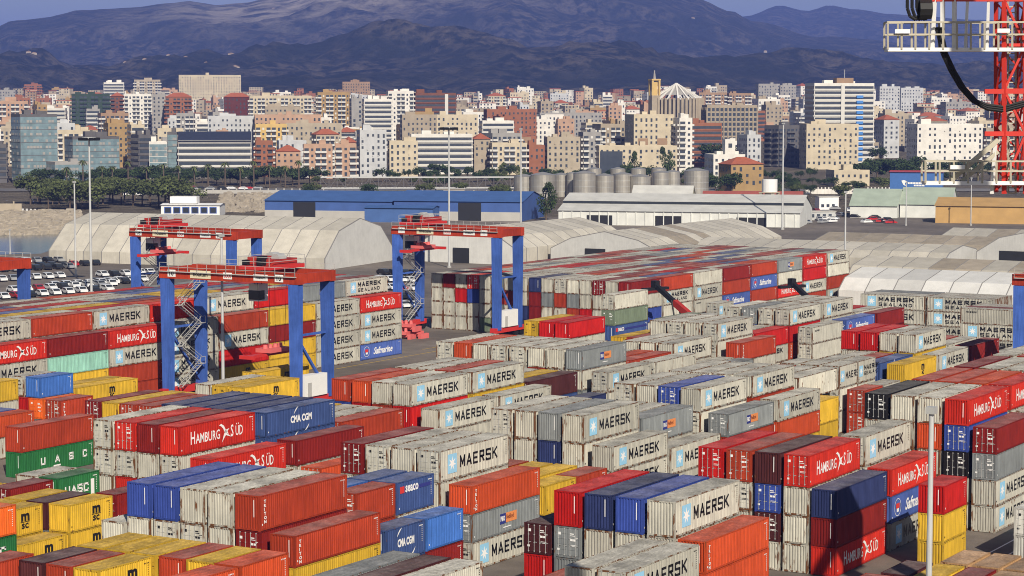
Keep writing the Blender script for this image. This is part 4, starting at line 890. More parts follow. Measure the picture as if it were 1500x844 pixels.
for k in range(11):
    ya, yb = -60 + k * 31, -60 + (k + 1) * 31
    for pa, pb in ((1471, 1502), (1502, 1533)): m.bar(P3(pa, ya) + uy * 1.6, P3(pb, yb) + uy * 1.6, .07); m.bar(P3(pb, ya) + uy * 1.6, P3(pa, yb) + uy * 1.6, .07)
cbuild(m, "lattice_bracing", STS, kind='stuff')
m = MB(); [m.bar(P3(px, -60) + uy * .8, P3(px, 284) + uy * .8, .06) for px in (1483, 1494)]; [m.bar(P3(1483, -60 + q * 8.6) + uy * .8, P3(1494, -60 + q * 8.6) + uy * .8, .045) for q in range(41)]; cbuild(m, "ladder", YEL, kind='stuff')
for py in (134, 196): m = MB(); run(m, 1442, 1540, py, .16, .2); cbuild(m, "cross_beam", STS)
def walkway(px0, px1, yf, yr, name):
    f = MB(); a, b = P3(px0, yf), P3(px1, yf); f.bar(a, b, .9, .16); fl = cbuild(f, name, WHITE)
    r_ = MB(); n = int((px1 - px0) / 19)
    for o in (uy * -.45, uy * .45):
        for k in range(n + 1): px = px0 + (px1 - px0) * k / n; r_.bar(P3(px, yf) + o, P3(px, yr) + o, .07)
        for t in (.0, .45): py = yr + (yf - yr) * t; r_.bar(P3(px0, py) + o, P3(px1, py) + o, .07)
    for px in (px0, px1): r_.bar(P3(px, yr) - uy * .45, P3(px, yr) + uy * .45, .07)
    tag(link("guard_rail", r_.mesh("guard_rail", (YEL,)), None, fl), kind='stuff')
    fl.children[0].matrix_parent_inverse = Matrix.Identity(4); fl.children[0].location = tuple(inv @ Vector((0, 0, 0)))
walkway(1298, 1560, 73, 33, "upper_walkway"); walkway(1353, 1560, 268, 236, "lower_walkway")
m = MB(); [m.bar(P3(px, -60), P3(px, 72), .16) for px in (1381, 1398)]; cbuild(m, "white_hanger", WHITE); m = MB(); m.bar(P3(1372, -60), P3(1366, 72), .14); m.bar(P3(1420, -60), P3(1414, 72), .1); m.bar(P3(1450, -60), P3(1446, 70), .1); cbuild(m, "hanger_rod", WHITE)
m = MB(); m.bar(P3(1388, 268), P3(1462, 205), .2); m.bar(P3(1408, 266), P3(1462, 222), .16); cbuild(m, "walkway_strut", YEL)
m = MB(); m.bar(P3(1453, 284), P3(1458, 212), .14); cbuild(m, "white_hanger", WHITE)
for k, off in enumerate((0, 3, 6)):
    m = MB(); pts = [(1372 + off, 40), (1380 + off, 78), (1392 + off, 104), (1406 + off, 128), (1424 + off, 148), (1446, 160 - off), (1470, 163 - off), (1500, 155 - off), (1530, 140)]
    for a, b in zip(pts, pts[1:]): m.bar(P3(*a), P3(*b), .16, n_sides=6)
    cbuild(m, "festoon_cable", BLACK)
for k, px in enumerate((1329, 1336, 1343)):
    m = MB(); pts = [(px, -50), (px, 12), (px + 4, 24), (px + 12, 29), (px + 18, 22), (px + 18, 4)]
    for a, b in zip(pts, pts[1:]): m.bar(P3(*a), P3(*b), .15, n_sides=6)
    cbuild(m, "hose_loop", BLACK)
m = MB(); m.bar(P3(1346, 14), P3(1364, 14), .85, .85, n_sides=10); cbuild(m, "cable_drum", BLACK); m = MB(); run(m, 1348, 1560, -2, .16, .25); cbuild(m, "trolley_rail", STS)
for (px0, px1, py0, py1) in ((1311, 1333, 43, 49), (1461, 1479, 42, 48), (1392, 1413, 242, 248)): m = MB(); a, b = P3(px0, py0, CD - .6), P3(px1, py1, CD - .6); m.bar((a.x, a.y, (a.z + b.z) / 2), (b.x, b.y, (a.z + b.z) / 2), .06, abs(a.z - b.z)); cbuild(m, "notice_board", WHITE)
A3, B3 = Vector((-31, 95, 57)), Vector((22, 48, 57))                            # the rest of the crane stands outside the picture
for o in (0, 5): m = MB(); m.bar(A3 + Vector((0, -o, 0)), B3 + Vector((0, -o, 0)), 1.2, 1.8); cbuild(m, "boom_girder", STS)
for px in (1398, 1471, 1502, 1533): t_ = P3(px, -60); m = MB(); m.bar(t_, t_ + Vector((0, 0, 57 - t_.z)), .3); cbuild(m, "boom_hanger", STS)
for (x, y) in ((2, 68), (20, 52), (-8, 50), (10, 34), (-39.5, 151)): m = MB(); m.bar((x, y, 0), (x, y, 56 if x > -20 else 40), 1.3, 1.3); cbuild(m, "portal_leg", STS)  # the last leg is added out of view to shade the near stacks
for zz in (15, 38):
    for p, q in (((2, 68), (20, 52)), ((-8, 50), (10, 34)), ((2, 68), (-8, 50)), ((20, 52), (10, 34))): m = MB(); m.bar((*p, zz), (*q, zz), 1.0, 1.4); cbuild(m, "portal_beam", STS)
m = MB(); m.bar((-39.5, 151, 39), (2, 68, 39), .8, 1.0); cbuild(m, "portal_beam", STS)  # unseen beam added to tie the shade-casting leg to the crane
m = MB(); m.box(-41.6, -38.0, 149.6, 153.0, 34, 39); cbuild(m, "shadow_caster_box", WHITE)  # unseen box added to throw shade on the navy and dark red containers
# painted lanes on the yard
for k, (x, ya, yb, wdt, mt) in enumerate(((-66.4, 120, 290, .18, 'w'), (-64.6, 120, 290, .18, 'w'), (-96.0, 120, 300, .16, 'w'), (-126.5, 150, 330, .16, 'w'), (-157.0, 160, 345, .16, 'w'), (-202.6, 220, 346, .2, 'y'), (-176.6, 220, 346, .2, 'y'), (-236.5, 320, 346, .2, 'w'), (-227.5, 318, 347, .2, 'y'), (-206.0, 318, 347, .2, 'y'))):
    m = MB(); m.quad((x, ya, .006), (x + wdt, ya, .006), (x + wdt, yb, .006), (x, yb, .006)); tag(m.build("lane_marking", INK['w'] if mt == 'w' else PAINT['Y']), kind='structure')
# ------------------------------------------------------------------ land and hills behind the port
from mathutils import noise as mnoise
def lerp_tab(tab, x):
    if x <= tab[0][0]: return tab[0][1]
    for (a, b), (c, d_) in zip(tab, tab[1:]):
        if x <= c: t = (x - a) / (c - a); t = t * t * (3 - 2 * t); return b + (d_ - b) * t
    return tab[-1][1]
RIDGE1 = [(-900, 105), (-200, 95), (0, 92), (150, 100), (300, 88), (450, 76), (530, 58), (640, 50), (760, 70), (900, 62), (1000, 84), (1200, 98), (1500, 104), (2400, 110)]
RIDGE2 = [(-900, 70), (-200, 52), (0, 40), (25, 31), (70, 27), (125, 16), (200, 13), (250, 7), (280, 4), (320, 9), (360, 7), (395, 2), (425, 0), (480, -16), (560, -32), (700, -46), (850, -40), (960, -16), (1020, 1), (1070, 19), (1100, 32), (1200, 55), (1400, 72), (2400, 90)]
RIDGE3 = [(-900, 80), (900, 60), (1040, 38), (1095, 24), (1138, 9), (1180, 17), (1212, 8), (1250, 14), (1295, 21), (1450, 30), (1700, 45), (2400, 70)]
def land(u, d):
    px = 750 + FPX * u
    nodes = [(820, .0), (900, .6), (1000, 2), (1300, 6), (1700, 16), (2200, 30), (2700, 44), (3300, 60), (4100, hz(lerp_tab(RIDGE1, px), 4100)), (5000, hz(lerp_tab(RIDGE1, px), 4100) * .78), (7000, hz(lerp_tab(RIDGE2, px), 7000)), (8200, hz(lerp_tab(RIDGE2, px), 7000) * .72), (9800, hz(lerp_tab(RIDGE3, px), 9800)), (12500, 60)]
    z = lerp_tab(nodes, d)
    if d > 2600:
        k = min(1, (d - 2600) / 1400); p = Vector((u * d / 900, d / 900, 0))
        sk = 1.0 if abs(d - 7000) > 700 and abs(d - 9800) > 700 else .16
        z += k * sk * ((mnoise.ridged_multi_fractal(p * .9, .9, 2.1, 6, 1.0, 2.0) - 1.55) * 58 + (mnoise.ridged_multi_fractal(p * 3.4, .8, 2.1, 5, 1.0, 2.0) - 1.1) * 20 + mnoise.fractal(p * 7.0, .6, 2.1, 4) * 10)
    return z
def gz(x, y):
    d = -x * math.sin(YAW) + y * math.cos(YAW); r = x * math.cos(YAW) + y * math.sin(YAW)
    return land(r / d, d)
NR = 330
NU, ds = 250, [820 * (12500 / 820) ** (k / NR) for k in range(NR + 1)]
tv, tf = [], []
for d in ds:
    for i in range(NU + 1):
        u = -.46 + .92 * i / NU; r = u * d; tv.append((r * math.cos(YAW) - d * math.sin(YAW), r * math.sin(YAW) + d * math.cos(YAW), land(u, d) + .02))
for k in range(NR):
    for i in range(NU): a = k * (NU + 1) + i; tf.append((a, a + 1, a + NU + 2, a + NU + 1))
me = bpy.data.meshes.new("hills"); me.from_pydata(tv, [], tf); me.update(); me.polygons.foreach_set("use_smooth", [True] * len(me.polygons))
hm, n_, l_, b_ = mat_new("hill_scrub"); b_.inputs["Roughness"].default_value = .95; b_.inputs["Specular IOR Level"].default_value = .05
tc = n_.new("ShaderNodeTexCoord"); geo_ = n_.new("ShaderNodeNewGeometry")
def nz(scale, det, a, b, c=0., e=1.):
    ns = n_.new("ShaderNodeTexNoise"); ns.inputs["Scale"].default_value = scale; ns.inputs["Detail"].default_value = det; ns.inputs["Roughness"].default_value = .65; l_.new(tc.outputs["Object"], ns.inputs["Vector"])
    mp = n_.new("ShaderNodeMapRange"); mp.inputs[1].default_value = a; mp.inputs[2].default_value = b; mp.inputs[3].default_value = c; mp.inputs[4].default_value = e; l_.new(ns.outputs[0], mp.inputs[0]); return mp.outputs[0]
def mixn(f, a, b):
    x = n_.new("ShaderNodeMix"); x.data_type = 'RGBA'
    l_.new(f, x.inputs[0])
    for k, s in ((6, a), (7, b)):
        if isinstance(s, tuple): x.inputs[k].default_value = (*s, 1)
        else: l_.new(s, x.inputs[k])
    return x.outputs[2]
scrub = mixn(nz(.03, 12, .44, .58), (.010, .014, .008), (.105, .088, .062)); scrub = mixn(nz(.004, 8, .42, .62), scrub, (.018, .022, .012))
qx, qy = at(505, 6600); vd = n_.new("ShaderNodeVectorMath"); vd.operation = 'DISTANCE'; vd.inputs[1].default_value = (qx, qy, 330); l_.new(tc.outputs["Object"], vd.inputs[0])
mp = n_.new("ShaderNodeMapRange"); mp.inputs[1].default_value = 760; mp.inputs[2].default_value = 200; mp.inputs[3].default_value = 0; mp.inputs[4].default_value = 1; l_.new(vd.outputs["Value"], mp.inputs[0])
mu = n_.new("ShaderNodeMath"); mu.operation = 'MULTIPLY'; l_.new(mp.outputs[0], mu.inputs[0]); l_.new(nz(.009, 8, .40, .56), mu.inputs[1])
scrub = mixn(mu.outputs[0], scrub, (.42, .36, .27))
sep = n_.new("ShaderNodeSeparateXYZ"); l_.new(geo_.outputs["Position"], sep.inputs[0]); mp2 = n_.new("ShaderNodeMapRange"); mp2.inputs[1].default_value = 30; mp2.inputs[2].default_value = 62; l_.new(sep.outputs[2], mp2.inputs[0])
col_ = mixn(mp2.outputs[0], (.20, .17, .13), scrub); l_.new(col_, b_.inputs["Base Color"])
bh = n_.new('ShaderNodeBump'); bh.inputs['Strength'].default_value = 1.0; bh.inputs['Distance'].default_value = 14.0; l_.new(nz(.03, 10, .3, .7), bh.inputs['Height']); l_.new(bh.outputs[0], b_.inputs['Normal'])
me.materials.append(hm); o = link("hills", me); tag(o, kind='structure')
# ------------------------------------------------------------------ buildings of the town
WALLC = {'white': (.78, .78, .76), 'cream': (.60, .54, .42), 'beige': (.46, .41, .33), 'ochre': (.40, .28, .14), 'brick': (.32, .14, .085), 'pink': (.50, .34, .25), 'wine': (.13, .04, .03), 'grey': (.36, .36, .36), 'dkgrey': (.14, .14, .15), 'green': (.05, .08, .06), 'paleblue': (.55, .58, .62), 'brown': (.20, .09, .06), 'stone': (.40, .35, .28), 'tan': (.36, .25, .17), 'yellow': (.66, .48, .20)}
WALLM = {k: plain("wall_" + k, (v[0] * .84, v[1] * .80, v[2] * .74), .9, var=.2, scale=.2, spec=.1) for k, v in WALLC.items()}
PANE = plain("window_pane", (.05, .06, .075), .2, spec=.5, var=.25, scale=.4); PANE2 = plain("teal_pane", (.17, .24, .26), .2, spec=.5, var=.4, scale=.3); SLAB = plain("balcony_white", (.56, .54, .49), .7, var=.05); TILE = plain("roof_tile", (.34, .10, .05), .85, var=.2, scale=.5); SOLAR = plain("solar_roof", (.03, .035, .055), .25, spec=.5)
WORDC = {'paleblue': 'pale blue', 'dkgrey': 'dark grey', 'green': 'dark green', 'wine': 'wine red', 'brick': 'orange brick'}
rb = random.Random(21)
def building(px0, px1, ytop, d, colour, style, label=None, rot=None, depth=None, roof='flat', floors=3.1, group=None, low=False):
    w = (px1 - px0) * d / FPX; rot = rb.uniform(-22, 22) if rot is None else rot; depth = depth or rb.uniform(11, 17)
    w = max(4.0, (w - depth * abs(math.sin(R(rot)))) / math.cos(R(rot))); x0, y0 = at(px0 if rot <= 0 else px0 + depth * math.sin(R(rot)) * FPX / d, d)
    if rot > 0: pass
    base = gz(x0, y0) - 1.5; h = hz(ytop, d) - base
    b = empty("city_building", (x0, y0, base), YAW + R(rot))
    tag(b, label, "building", group or "town buildings beyond the port")
    wm_ = WALLM[colour]; m = MB(); m.box(0, w, 0, depth, 0, h); m.build("wall", wm_, b)
    rf = MB(); rm = wm_
    if roof == 'flat':
        for (a, c, e, f) in ((0, w, -.001, .3), (0, w, depth - .3, depth), (0, .3, .3, depth - .3), (w - .3, w, .3, depth - .3)): rf.box(a, c, e, f, h + .002, h + .9)
        if not low:
            for k in range(rb.choice((1, 2, 2, 3))): a = rb.uniform(.05, .7) * w; e = rb.uniform(.3, .6) * depth; rf.box(a, a + min(w * .28, rb.uniform(2.5, 6)), e, e + 4, h + .003, h + rb.uniform(2.0, 3.6))
    elif roof == 'hip':
        rm = TILE; r_ = .5; q = [(-r_, -r_, h), (w + r_, -r_, h), (w + r_, depth + r_, h), (-r_, depth + r_, h)]; a, c = (depth * .45, depth / 2, h + 3.2), (w - depth * .45, depth / 2, h + 3.2)
        if w < depth: a = c = (w / 2, depth / 2, h + 3.2)
        rf.poly([q[0], q[1], c, a]); rf.poly([q[2], q[3], a, c]); rf.poly([q[1], q[2], c]); rf.poly([q[3], q[0], a])
    rf.build("roof", rm, b)
    win, bal = MB(), MB(); nf = max(1, int((h - 2.5) / floors)); z0 = h - nf * floors - .4
    def face(ln, put_):
        nb = max(1, int(ln / 2.7)); bw = ln / nb
        for f in range(nf):
            z = z0 + f * floors
            if style == 'band': put_(win, .4, ln - .4, z + 1.05, z + 2.6, .04); put_(bal, .1, ln - .1, z + .02, z + .95, .35); continue
            if style == 'glass':
                put_(win, .15, ln - .15, z + .12, z + floors - .12, .05)
                for k in range(nb * 2): 
                    if rb.random() < .45: put_(bal, .2 + k * bw / 2, .2 + (k + .8) * bw / 2, z + .3, z + 1.5, .12)
                continue
            for k in range(nb):
                xa = k * bw
                if style == 'balc' and (k % 3 != 1): put_(win, xa + .35, xa + bw - .35, z + .15, z + 2.35, .04); put_(bal, xa + .08, xa + bw - .08, z - .08, z + .95, 1.15)
                elif style == 'fins': put_(win, xa + .5, xa + bw - .5, z + .4, z + 2.5, .04); 
                else: put_(win if rb.random() < .8 else bal, xa + bw * .30, xa + bw * .68, z + (.95 if rb.random() < .7 else .3), z + 2.25, .04)
                if style in ('grid', 'mix') and rb.random() < .12: put_(bal, xa + bw * .3, xa + bw * .5, z + .3, z + .8, .4)
        if style == 'fins':
            for k in range(nb + 1): put_(bal, k * bw - .22, k * bw + .22, .5, h - .6, .5)
    face(w, lambda mb, a, c, z, zz, t: mb.box(a, c, -t, -.004, z, zz)); 
    face(depth, lambda mb, a, c, z, zz, t: mb.box(w + .004, w + t, a, c, z, zz)); face(depth, lambda mb, a, c, z, zz, t: mb.box(-t, -.004, a, c, z, zz))
    if win.f: tag(win.build("windows", PANE2 if style == 'glass' else PANE, b), kind='stuff')
    if bal.f: tag(bal.build("balconies", SLAB if style in ('band', 'balc') and colour not in ('brown', 'wine', 'green', 'brick', 'dkgrey') else wm_ if style != 'glass' else WALLM['grey'], b), kind='stuff')
    return b, w, depth, h
HERO = [ # px0 px1 ytop dist colour style label rot roof
 (-40, 9, 214, 1090, 'dkgrey', 'band', "dark office corner cut by the left edge", 10, 'flat'), (-40, 40, 150, 1500, 'pink', 'balc', "pinkish flats at the left edge above the glass tower", 10, 'flat'), (8, 80, 170, 1075, 'dkgrey', 'glass', "blue-green glass office tower with shifted upper floors at far left", 28, 'flat'), (88, 170, 203, 1110, 'dkgrey', 'glass', "lower blue-green glass office block beside the glass tower", 28, 'flat'), (60, 128, 240, 1062, 'grey', 'glass', "low glass wing at the foot of the glass tower", 28, 'flat'),
 (186, 226, 200, 1160, 'dkgrey', 'band', "dark louvred office block left of the white stair tower", 25, 'flat'), (215, 245, 210, 1130, 'white', 'glass', "white stair tower between dark and glass offices", 5, 'flat'), (243, 260, 196, 1140, 'dkgrey', 'glass', "narrow dark glass tower beside the long glass office", 5, 'flat'), (258, 367, 208, 1135, 'grey', 'band', "long glass office with sloping solar roof behind the palms", 6, 'flat'),
 (369, 400, 209, 1150, 'brick', 'balc', "red apartment house with white balconies by the glass office", -8, 'flat'), (400, 440, 222, 1165, 'pink', 'grid', "low pink house left of the pink apartments", -8, 'hip'), (441, 487, 214, 1130, 'pink', 'balc', "pink apartment block with arched balconies, the left half", -6, 'flat'), (488, 522, 213, 1135, 'pink', 'balc', "pink apartment block with white balconies, the right half", -6, 'flat'),
 (520, 566, 193, 1145, 'paleblue', 'grid', "tall white-blue apartment slab right of the pink block", -12, 'flat'), (566, 612, 209, 1150, 'cream', 'grid', "cream house with rounded parapet beside the white-blue slab", -8, 'flat'), (600, 692, 199, 1175, 'white', 'band', "white office block with long dark window bands", -5, 'flat'), (689, 718, 204, 1180, 'stone', 'grid', "narrow house with blue-grey windows beside the banded block", -8, 'hip'), (716, 772, 212, 1170, 'cream', 'balc', "cream block with black balcony columns behind the trees", -8, 'flat'), (770, 798, 215, 1175, 'brick', 'grid', "narrow red brick house between cream blocks", -8, 'flat'), (797, 850, 203, 1180, 'beige', 'grid', "beige block with brown terrace top behind the silos", -8, 'flat'), (848, 880, 196, 1190, 'grey', 'balc', "grey block with dark openings right of the beige one", -10, 'flat'),
 (875, 992, 216, 1150, 'cream', 'grid', "long low white building with large dark window behind the silos", -3, 'flat'), (917, 988, 170, 1200, 'cream', 'plain', "big cream apartment block with blank ochre panels", -14, 'flat'), (986, 1014, 175, 1195, 'white', 'balc', "slim white and red balcony tower joined to the big cream block", -14, 'flat'),
 (1030, 1110, 156, 1420, 'stone', 'fins', "wide concrete office block with rows of small windows", -10, 'flat'), (1122, 1178, 186, 1260, 'dkgrey', 'balc', "dark shaded apartment block left of the white tower", 35, 'flat'), (1183, 1282, 124, 1330, 'white', 'band', "tall white apartment tower with a blue stripe", -12, 'flat'), (1176, 1258, 184, 1230, 'cream', 'mix', "pale apartment block in front of the white tower", -6, 'flat'), (1335, 1442, 184, 1200, 'white', 'grid', "cream office building with rows of square windows at right", 10, 'flat'),  # shaded block: its shade is put into the dark grey wall colour
 (1056, 1120, 241, 1000, 'ochre', 'plain', "ochre gabled hall behind the red roofs", -20, 'hip'), (1036, 1092, 229, 1060, 'white', 'plain', "white hall with small clock tower", -10, 'flat'), (1215, 1275, 252, 1060, 'cream', 'grid', "low cream villa row behind the fence", -10, 'flat'), (1290, 1336, 168, 1500, 'beige', 'grid', "beige house right of the white tower", -10, 'flat'), (1440, 1520, 190, 1300, 'stone', 'balc', "stone coloured block behind the red crane", -5, 'flat'),
 (100, 160, 139, 1700, 'green', 'balc', "dark green apartment slab on the rise at left", -12, 'flat'), (159, 182, 141, 1720, 'brown', 'balc', "brown house beside the dark green slab", -8, 'hip'), (180, 222, 139, 1690, 'white', 'balc', "white balcony block beside the brown house", -8, 'flat'), (221, 243, 140, 1660, 'grey', 'plain', "grey blank gable tower beside the white balcony block", -8, 'flat'), (240, 281, 142, 1640, 'brick', 'balc', "orange brown block with tiled roof", -8, 'hip'), (326, 366, 142, 1700, 'wine', 'grid', "wine red house with steep roof", -8, 'hip'), (362, 456, 142, 1650, 'cream', 'balc', "long beige terrace block with roof gardens", -8, 'flat'), (385, 440, 158, 1500, 'stone', 'grid', "stone block with small square windows before the beige terrace", -8, 'flat'), (460, 512, 137, 1600, 'ochre', 'balc', "ochre tower with vertical stripes and dark balconies", -10, 'flat'), (510, 532, 146, 1560, 'grey', 'grid', "grey tower beside the ochre one", -10, 'flat'), (529, 574, 147, 1480, 'white', 'band', "stepped white balcony tower, front one of a pair", -10, 'flat'), (564, 606, 135, 1560, 'white', 'balc', "white and brown balcony tower, rear one of a pair", -10, 'flat'), (604, 668, 138, 1580, 'brown', 'band', "dark brown apartment block with a white stripe", -10, 'flat'), (585, 640, 170, 1420, 'stone', 'mix', "low stone terrace below the dark brown block", -10, 'flat'), (634, 700, 170, 1430, 'cream', 'mix', "cream terrace below the dark brown block", -10, 'flat'), (708, 786, 162, 1500, 'brick', 'grid', "orange brick apartment towers above the harbour", -12, 'flat'), (786, 882, 167, 1620, 'grey', 'plain', "long flat grey concrete hall", -8, 'flat'), (300, 380, 172, 1400, 'paleblue', 'grid', "pale blue-grey terrace above the glass office", -8, 'flat'), (370, 420, 184, 1300, 'yellow', 'balc', "yellow house with white window bays", -8, 'flat'), (415, 500, 183, 1320, 'beige', 'mix', "long beige house behind the pink apartments", -5, 'flat'), (370, 470, 170, 1390, 'pink', 'plain', "flat pinkish terrace with white roof rooms", -8, 'flat'),
 (150, 182, 122, 2300, 'white', 'band', "white flats on the hill foot at left", -8, 'flat'), (195, 235, 118, 2400, 'beige', 'balc', "beige flats on the hill foot, left of the long slab", -8, 'flat'), (260, 352, 111, 2450, 'cream', 'grid', "long cream slab highest on the hill foot", -8, 'flat'), (500, 542, 121, 2500, 'tan', 'grid', "tan building with arch on the hill foot", -8, 'flat'), (1108, 1142, 124, 2350, 'grey', 'grid', "grey tower pair on the hill foot, left one", -8, 'flat'), (1140, 1166, 126, 2350, 'grey', 'grid', "grey tower pair on the hill foot, right one", -8, 'flat'), (1285, 1318, 128, 2200, 'paleblue', 'grid', "bluish tower blocks behind the white tower, left", -8, 'flat'), (1316, 1352, 130, 2200, 'paleblue', 'grid', "bluish tower blocks behind the white tower, right", -8, 'flat'), (1020, 1065, 137, 2000, 'tan', 'balc', "brownish flats left of the grey towers", -8, 'flat'), (1064, 1100, 138, 2000, 'tan', 'balc', "brownish flats beside the concrete office block", -8, 'flat')]
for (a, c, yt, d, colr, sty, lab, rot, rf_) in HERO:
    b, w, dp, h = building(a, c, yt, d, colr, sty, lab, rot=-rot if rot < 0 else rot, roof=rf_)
    if 'blue stripe' in lab:
        m = MB(); [m.box(w * .70, w * .81, -.9, -.4, 3 + q * 3.1, 4.7 + q * 3.1) for q in range(int((h - 5) / 3.1))]; tag(m.build("blue_stripe", plain("stripe_blue", (.06, .20, .50), .6), b), kind='stuff'); m = MB(); m.box(w * .44, w * .50, -.9, -.36, 1, h); m.build('white_pier', SLAB, b); m = MB(); m.bar((w * .55, 5, h), (w * .55, 5, h + 9), .25); m.build("aerial", GALV, b); m = MB(); m.box(w * .40, w * .68, 3, 9, h + .01, h + 4); m.build("roof_plant", WALLM['tan'], b)
    if 'white stripe' in lab: m = MB(); m.box(w * .72, w * .80, -.6, -.36, 2, h); m.build("white_stripe", SLAB, b)
    if 'solar' in lab: m = MB(); m.poly([(0, -.6, h + .3), (w, -.6, h + .3), (w, 8, h + 5.2), (0, 8, h + 5.2)]); m.poly([(w, 8, h + 5.2), (w, 8, h), (0, 8, h), (0, 8, h + 5.2)]); m.build("solar_roof", SOLAR, b)
    if 'blank ochre' in lab: 
        for q in (.10, .58): m = MB(); m.box(w * q, w * (q + .25), -.12, -.01, h * .15, h * .62); m.build("ochre_panel", WALLM['tan'], b)
    if 'large dark window' in lab: m = MB(); m.box(.5, w * .30, -.2, -.05, 1.5, h - 2.0); m.build("large_window", PANE, b)
    if 'clock tower' in lab: m = MB(); m.box(w * .4, w * .4 + 5, 2, 7, h, h + 8); m.build("clock_tower", WALLM['white'], b); m = MB(); m.box(w * .4 + 1.6, w * .4 + 3.4, 1.9, 2, h + 4, h + 6); m.build("clock_face", PANE, b)
# round concrete building with ribbed roof, and the bell tower beside it
d = 1480; x0, y0 = at(990, d); zb = gz(x0, y0) - 1; b = empty("rotunda", (x0, y0, zb), YAW); tag(b, "round concrete hall with ribbed conical roof and tall fins", "building", "town buildings beyond the port")
r_ = 39 * d / FPX; hw = hz(146, d) - zb; ht = hz(124, d) - zb; m = MB(); m.cyl(0, 0, 0, hw, r_ * .95, r_ * .95, 32); m.build("drum", WALLM['dkgrey'], b)
m = MB(); [m.bar((r_ * math.cos(a), r_ * math.sin(a), 0), (r_ * math.cos(a), r_ * math.sin(a), hw + 1), 1.5, 1.5) for a in [2 * math.pi * k / 40 for k in range(40)]]; tag(m.build("fins", WALLM['stone'], b), kind='stuff')
m = MB(); m.cyl(0, 0, hw + 3.0, ht, r_ * .70, .6, 24); m.build("cone_roof", WALLM['grey'], b); m = MB(); [m.bar((r_ * math.cos(a), r_ * math.sin(a), hw), (0, 0, ht + .6), 1.0, 1.2) for a in [2 * math.pi * k / 16 for k in range(16)]]; m.build("roof_ribs", WALLM['white'], b)
x0, y0 = at(958, 1470); zb = gz(x0, y0) - 1; b = empty("bell_tower", (x0, y0, zb), YAW + R(20)); tag(b, "slim concrete bell tower with yellow top beside the round hall", "tower", "town buildings beyond the port"); h1, h2, h3 = hz(140, 1470) - zb, hz(118, 1470) - zb, hz(103, 1470) - zb
m = MB(); m.box(-3, 3, -3, 3, 0, h1); m.build("shaft", WALLM['stone'], b); m = MB(); [m.box(a, a + 1.2, e, e + 1.2, h1, h2) for a in (-3, 1.8) for e in (-3, 1.8)]; m.box(-1.6, 1.6, -1.6, 1.6, h1, h2 - 1); m.box(-3.2, 3.2, -3.2, 3.2, h2, h2 + 1); m.build("belfry", WALLM['yellow'], b); m = MB(); m.cyl(0, 0, h2 + 1, h3, 1.0, .3, 8); m.build("spire", WALLM['grey'], b)
# the many ordinary houses between
FW = ['white', 'white', 'cream', 'beige', 'stone', 'tan', 'brick', 'grey', 'pink', 'cream', 'white', 'ochre', 'paleblue']
used = {}
def short(lab): 
    w = lab.split(); stop = next((i for i, q in enumerate(w) if i > 1 and q in ('with', 'beside', 'at', 'between', 'behind', 'of', 'left', 'right', 'by', 'on', 'joined', 'in', 'above', 'below', 'before', 'among', 'highest', 'rows')), 6); return ' '.join(w[:min(stop, 6)]).rstrip(',')
def town_label(colr, rf_, sty, px, wpx, d):
    c = px + wpx / 2; near_ = sorted(HERO, key=lambda q: abs((q[0] + q[1]) / 2 - c) + abs(q[3] - d) * .05)
    look = f"{WORDC.get(colr, colr)} {'tiled' if rf_ == 'hip' else 'flat-roofed'} house with {dict(grid='small windows', mix='small windows', balc='balconies', band='window bands')[sty]}"
    for q in near_[:6]:
        hc_ = (q[0] + q[1]) / 2; rel = 'behind' if abs(c - hc_) < (q[1] - q[0]) / 2 and d > q[3] else 'left of' if c < hc_ else 'right of'
        lab = f"{look}, {rel} the {short(q[6])}"
        if lab not in used and len(lab.split()) <= 16: used[lab] = 1; return lab
    return lab
for k in range(290):
    d = 1215 + 1500 * (k / 290) ** 1.1; px = rb.uniform(-40, 1540); wpx = rb.uniform(10, 27) * FPX / d * .9; colr = rb.choice(FW); x, y = at(px, d); top = gz(x, y) + rb.choice((9, 12, 15, 18, 21, 24)) * (1.0 if d < 2000 else .8)
    if d < 1340 and 1150 < px + wpx and px < 1300: continue
    yt = 151 + (CAM_H - top) * FPX / d; sty = rb.choice(('grid', 'grid', 'balc', 'mix', 'band'))
    rf_ = 'hip' if rb.random() < .16 else 'flat'
    building(px, px + wpx, yt, d, colr, sty, town_label(colr, rf_, sty, px, wpx, d), rot=rb.uniform(4, 24) * rb.choice((1, 1, 1, 1)), roof=rf_, group="ordinary town houses beyond the port")
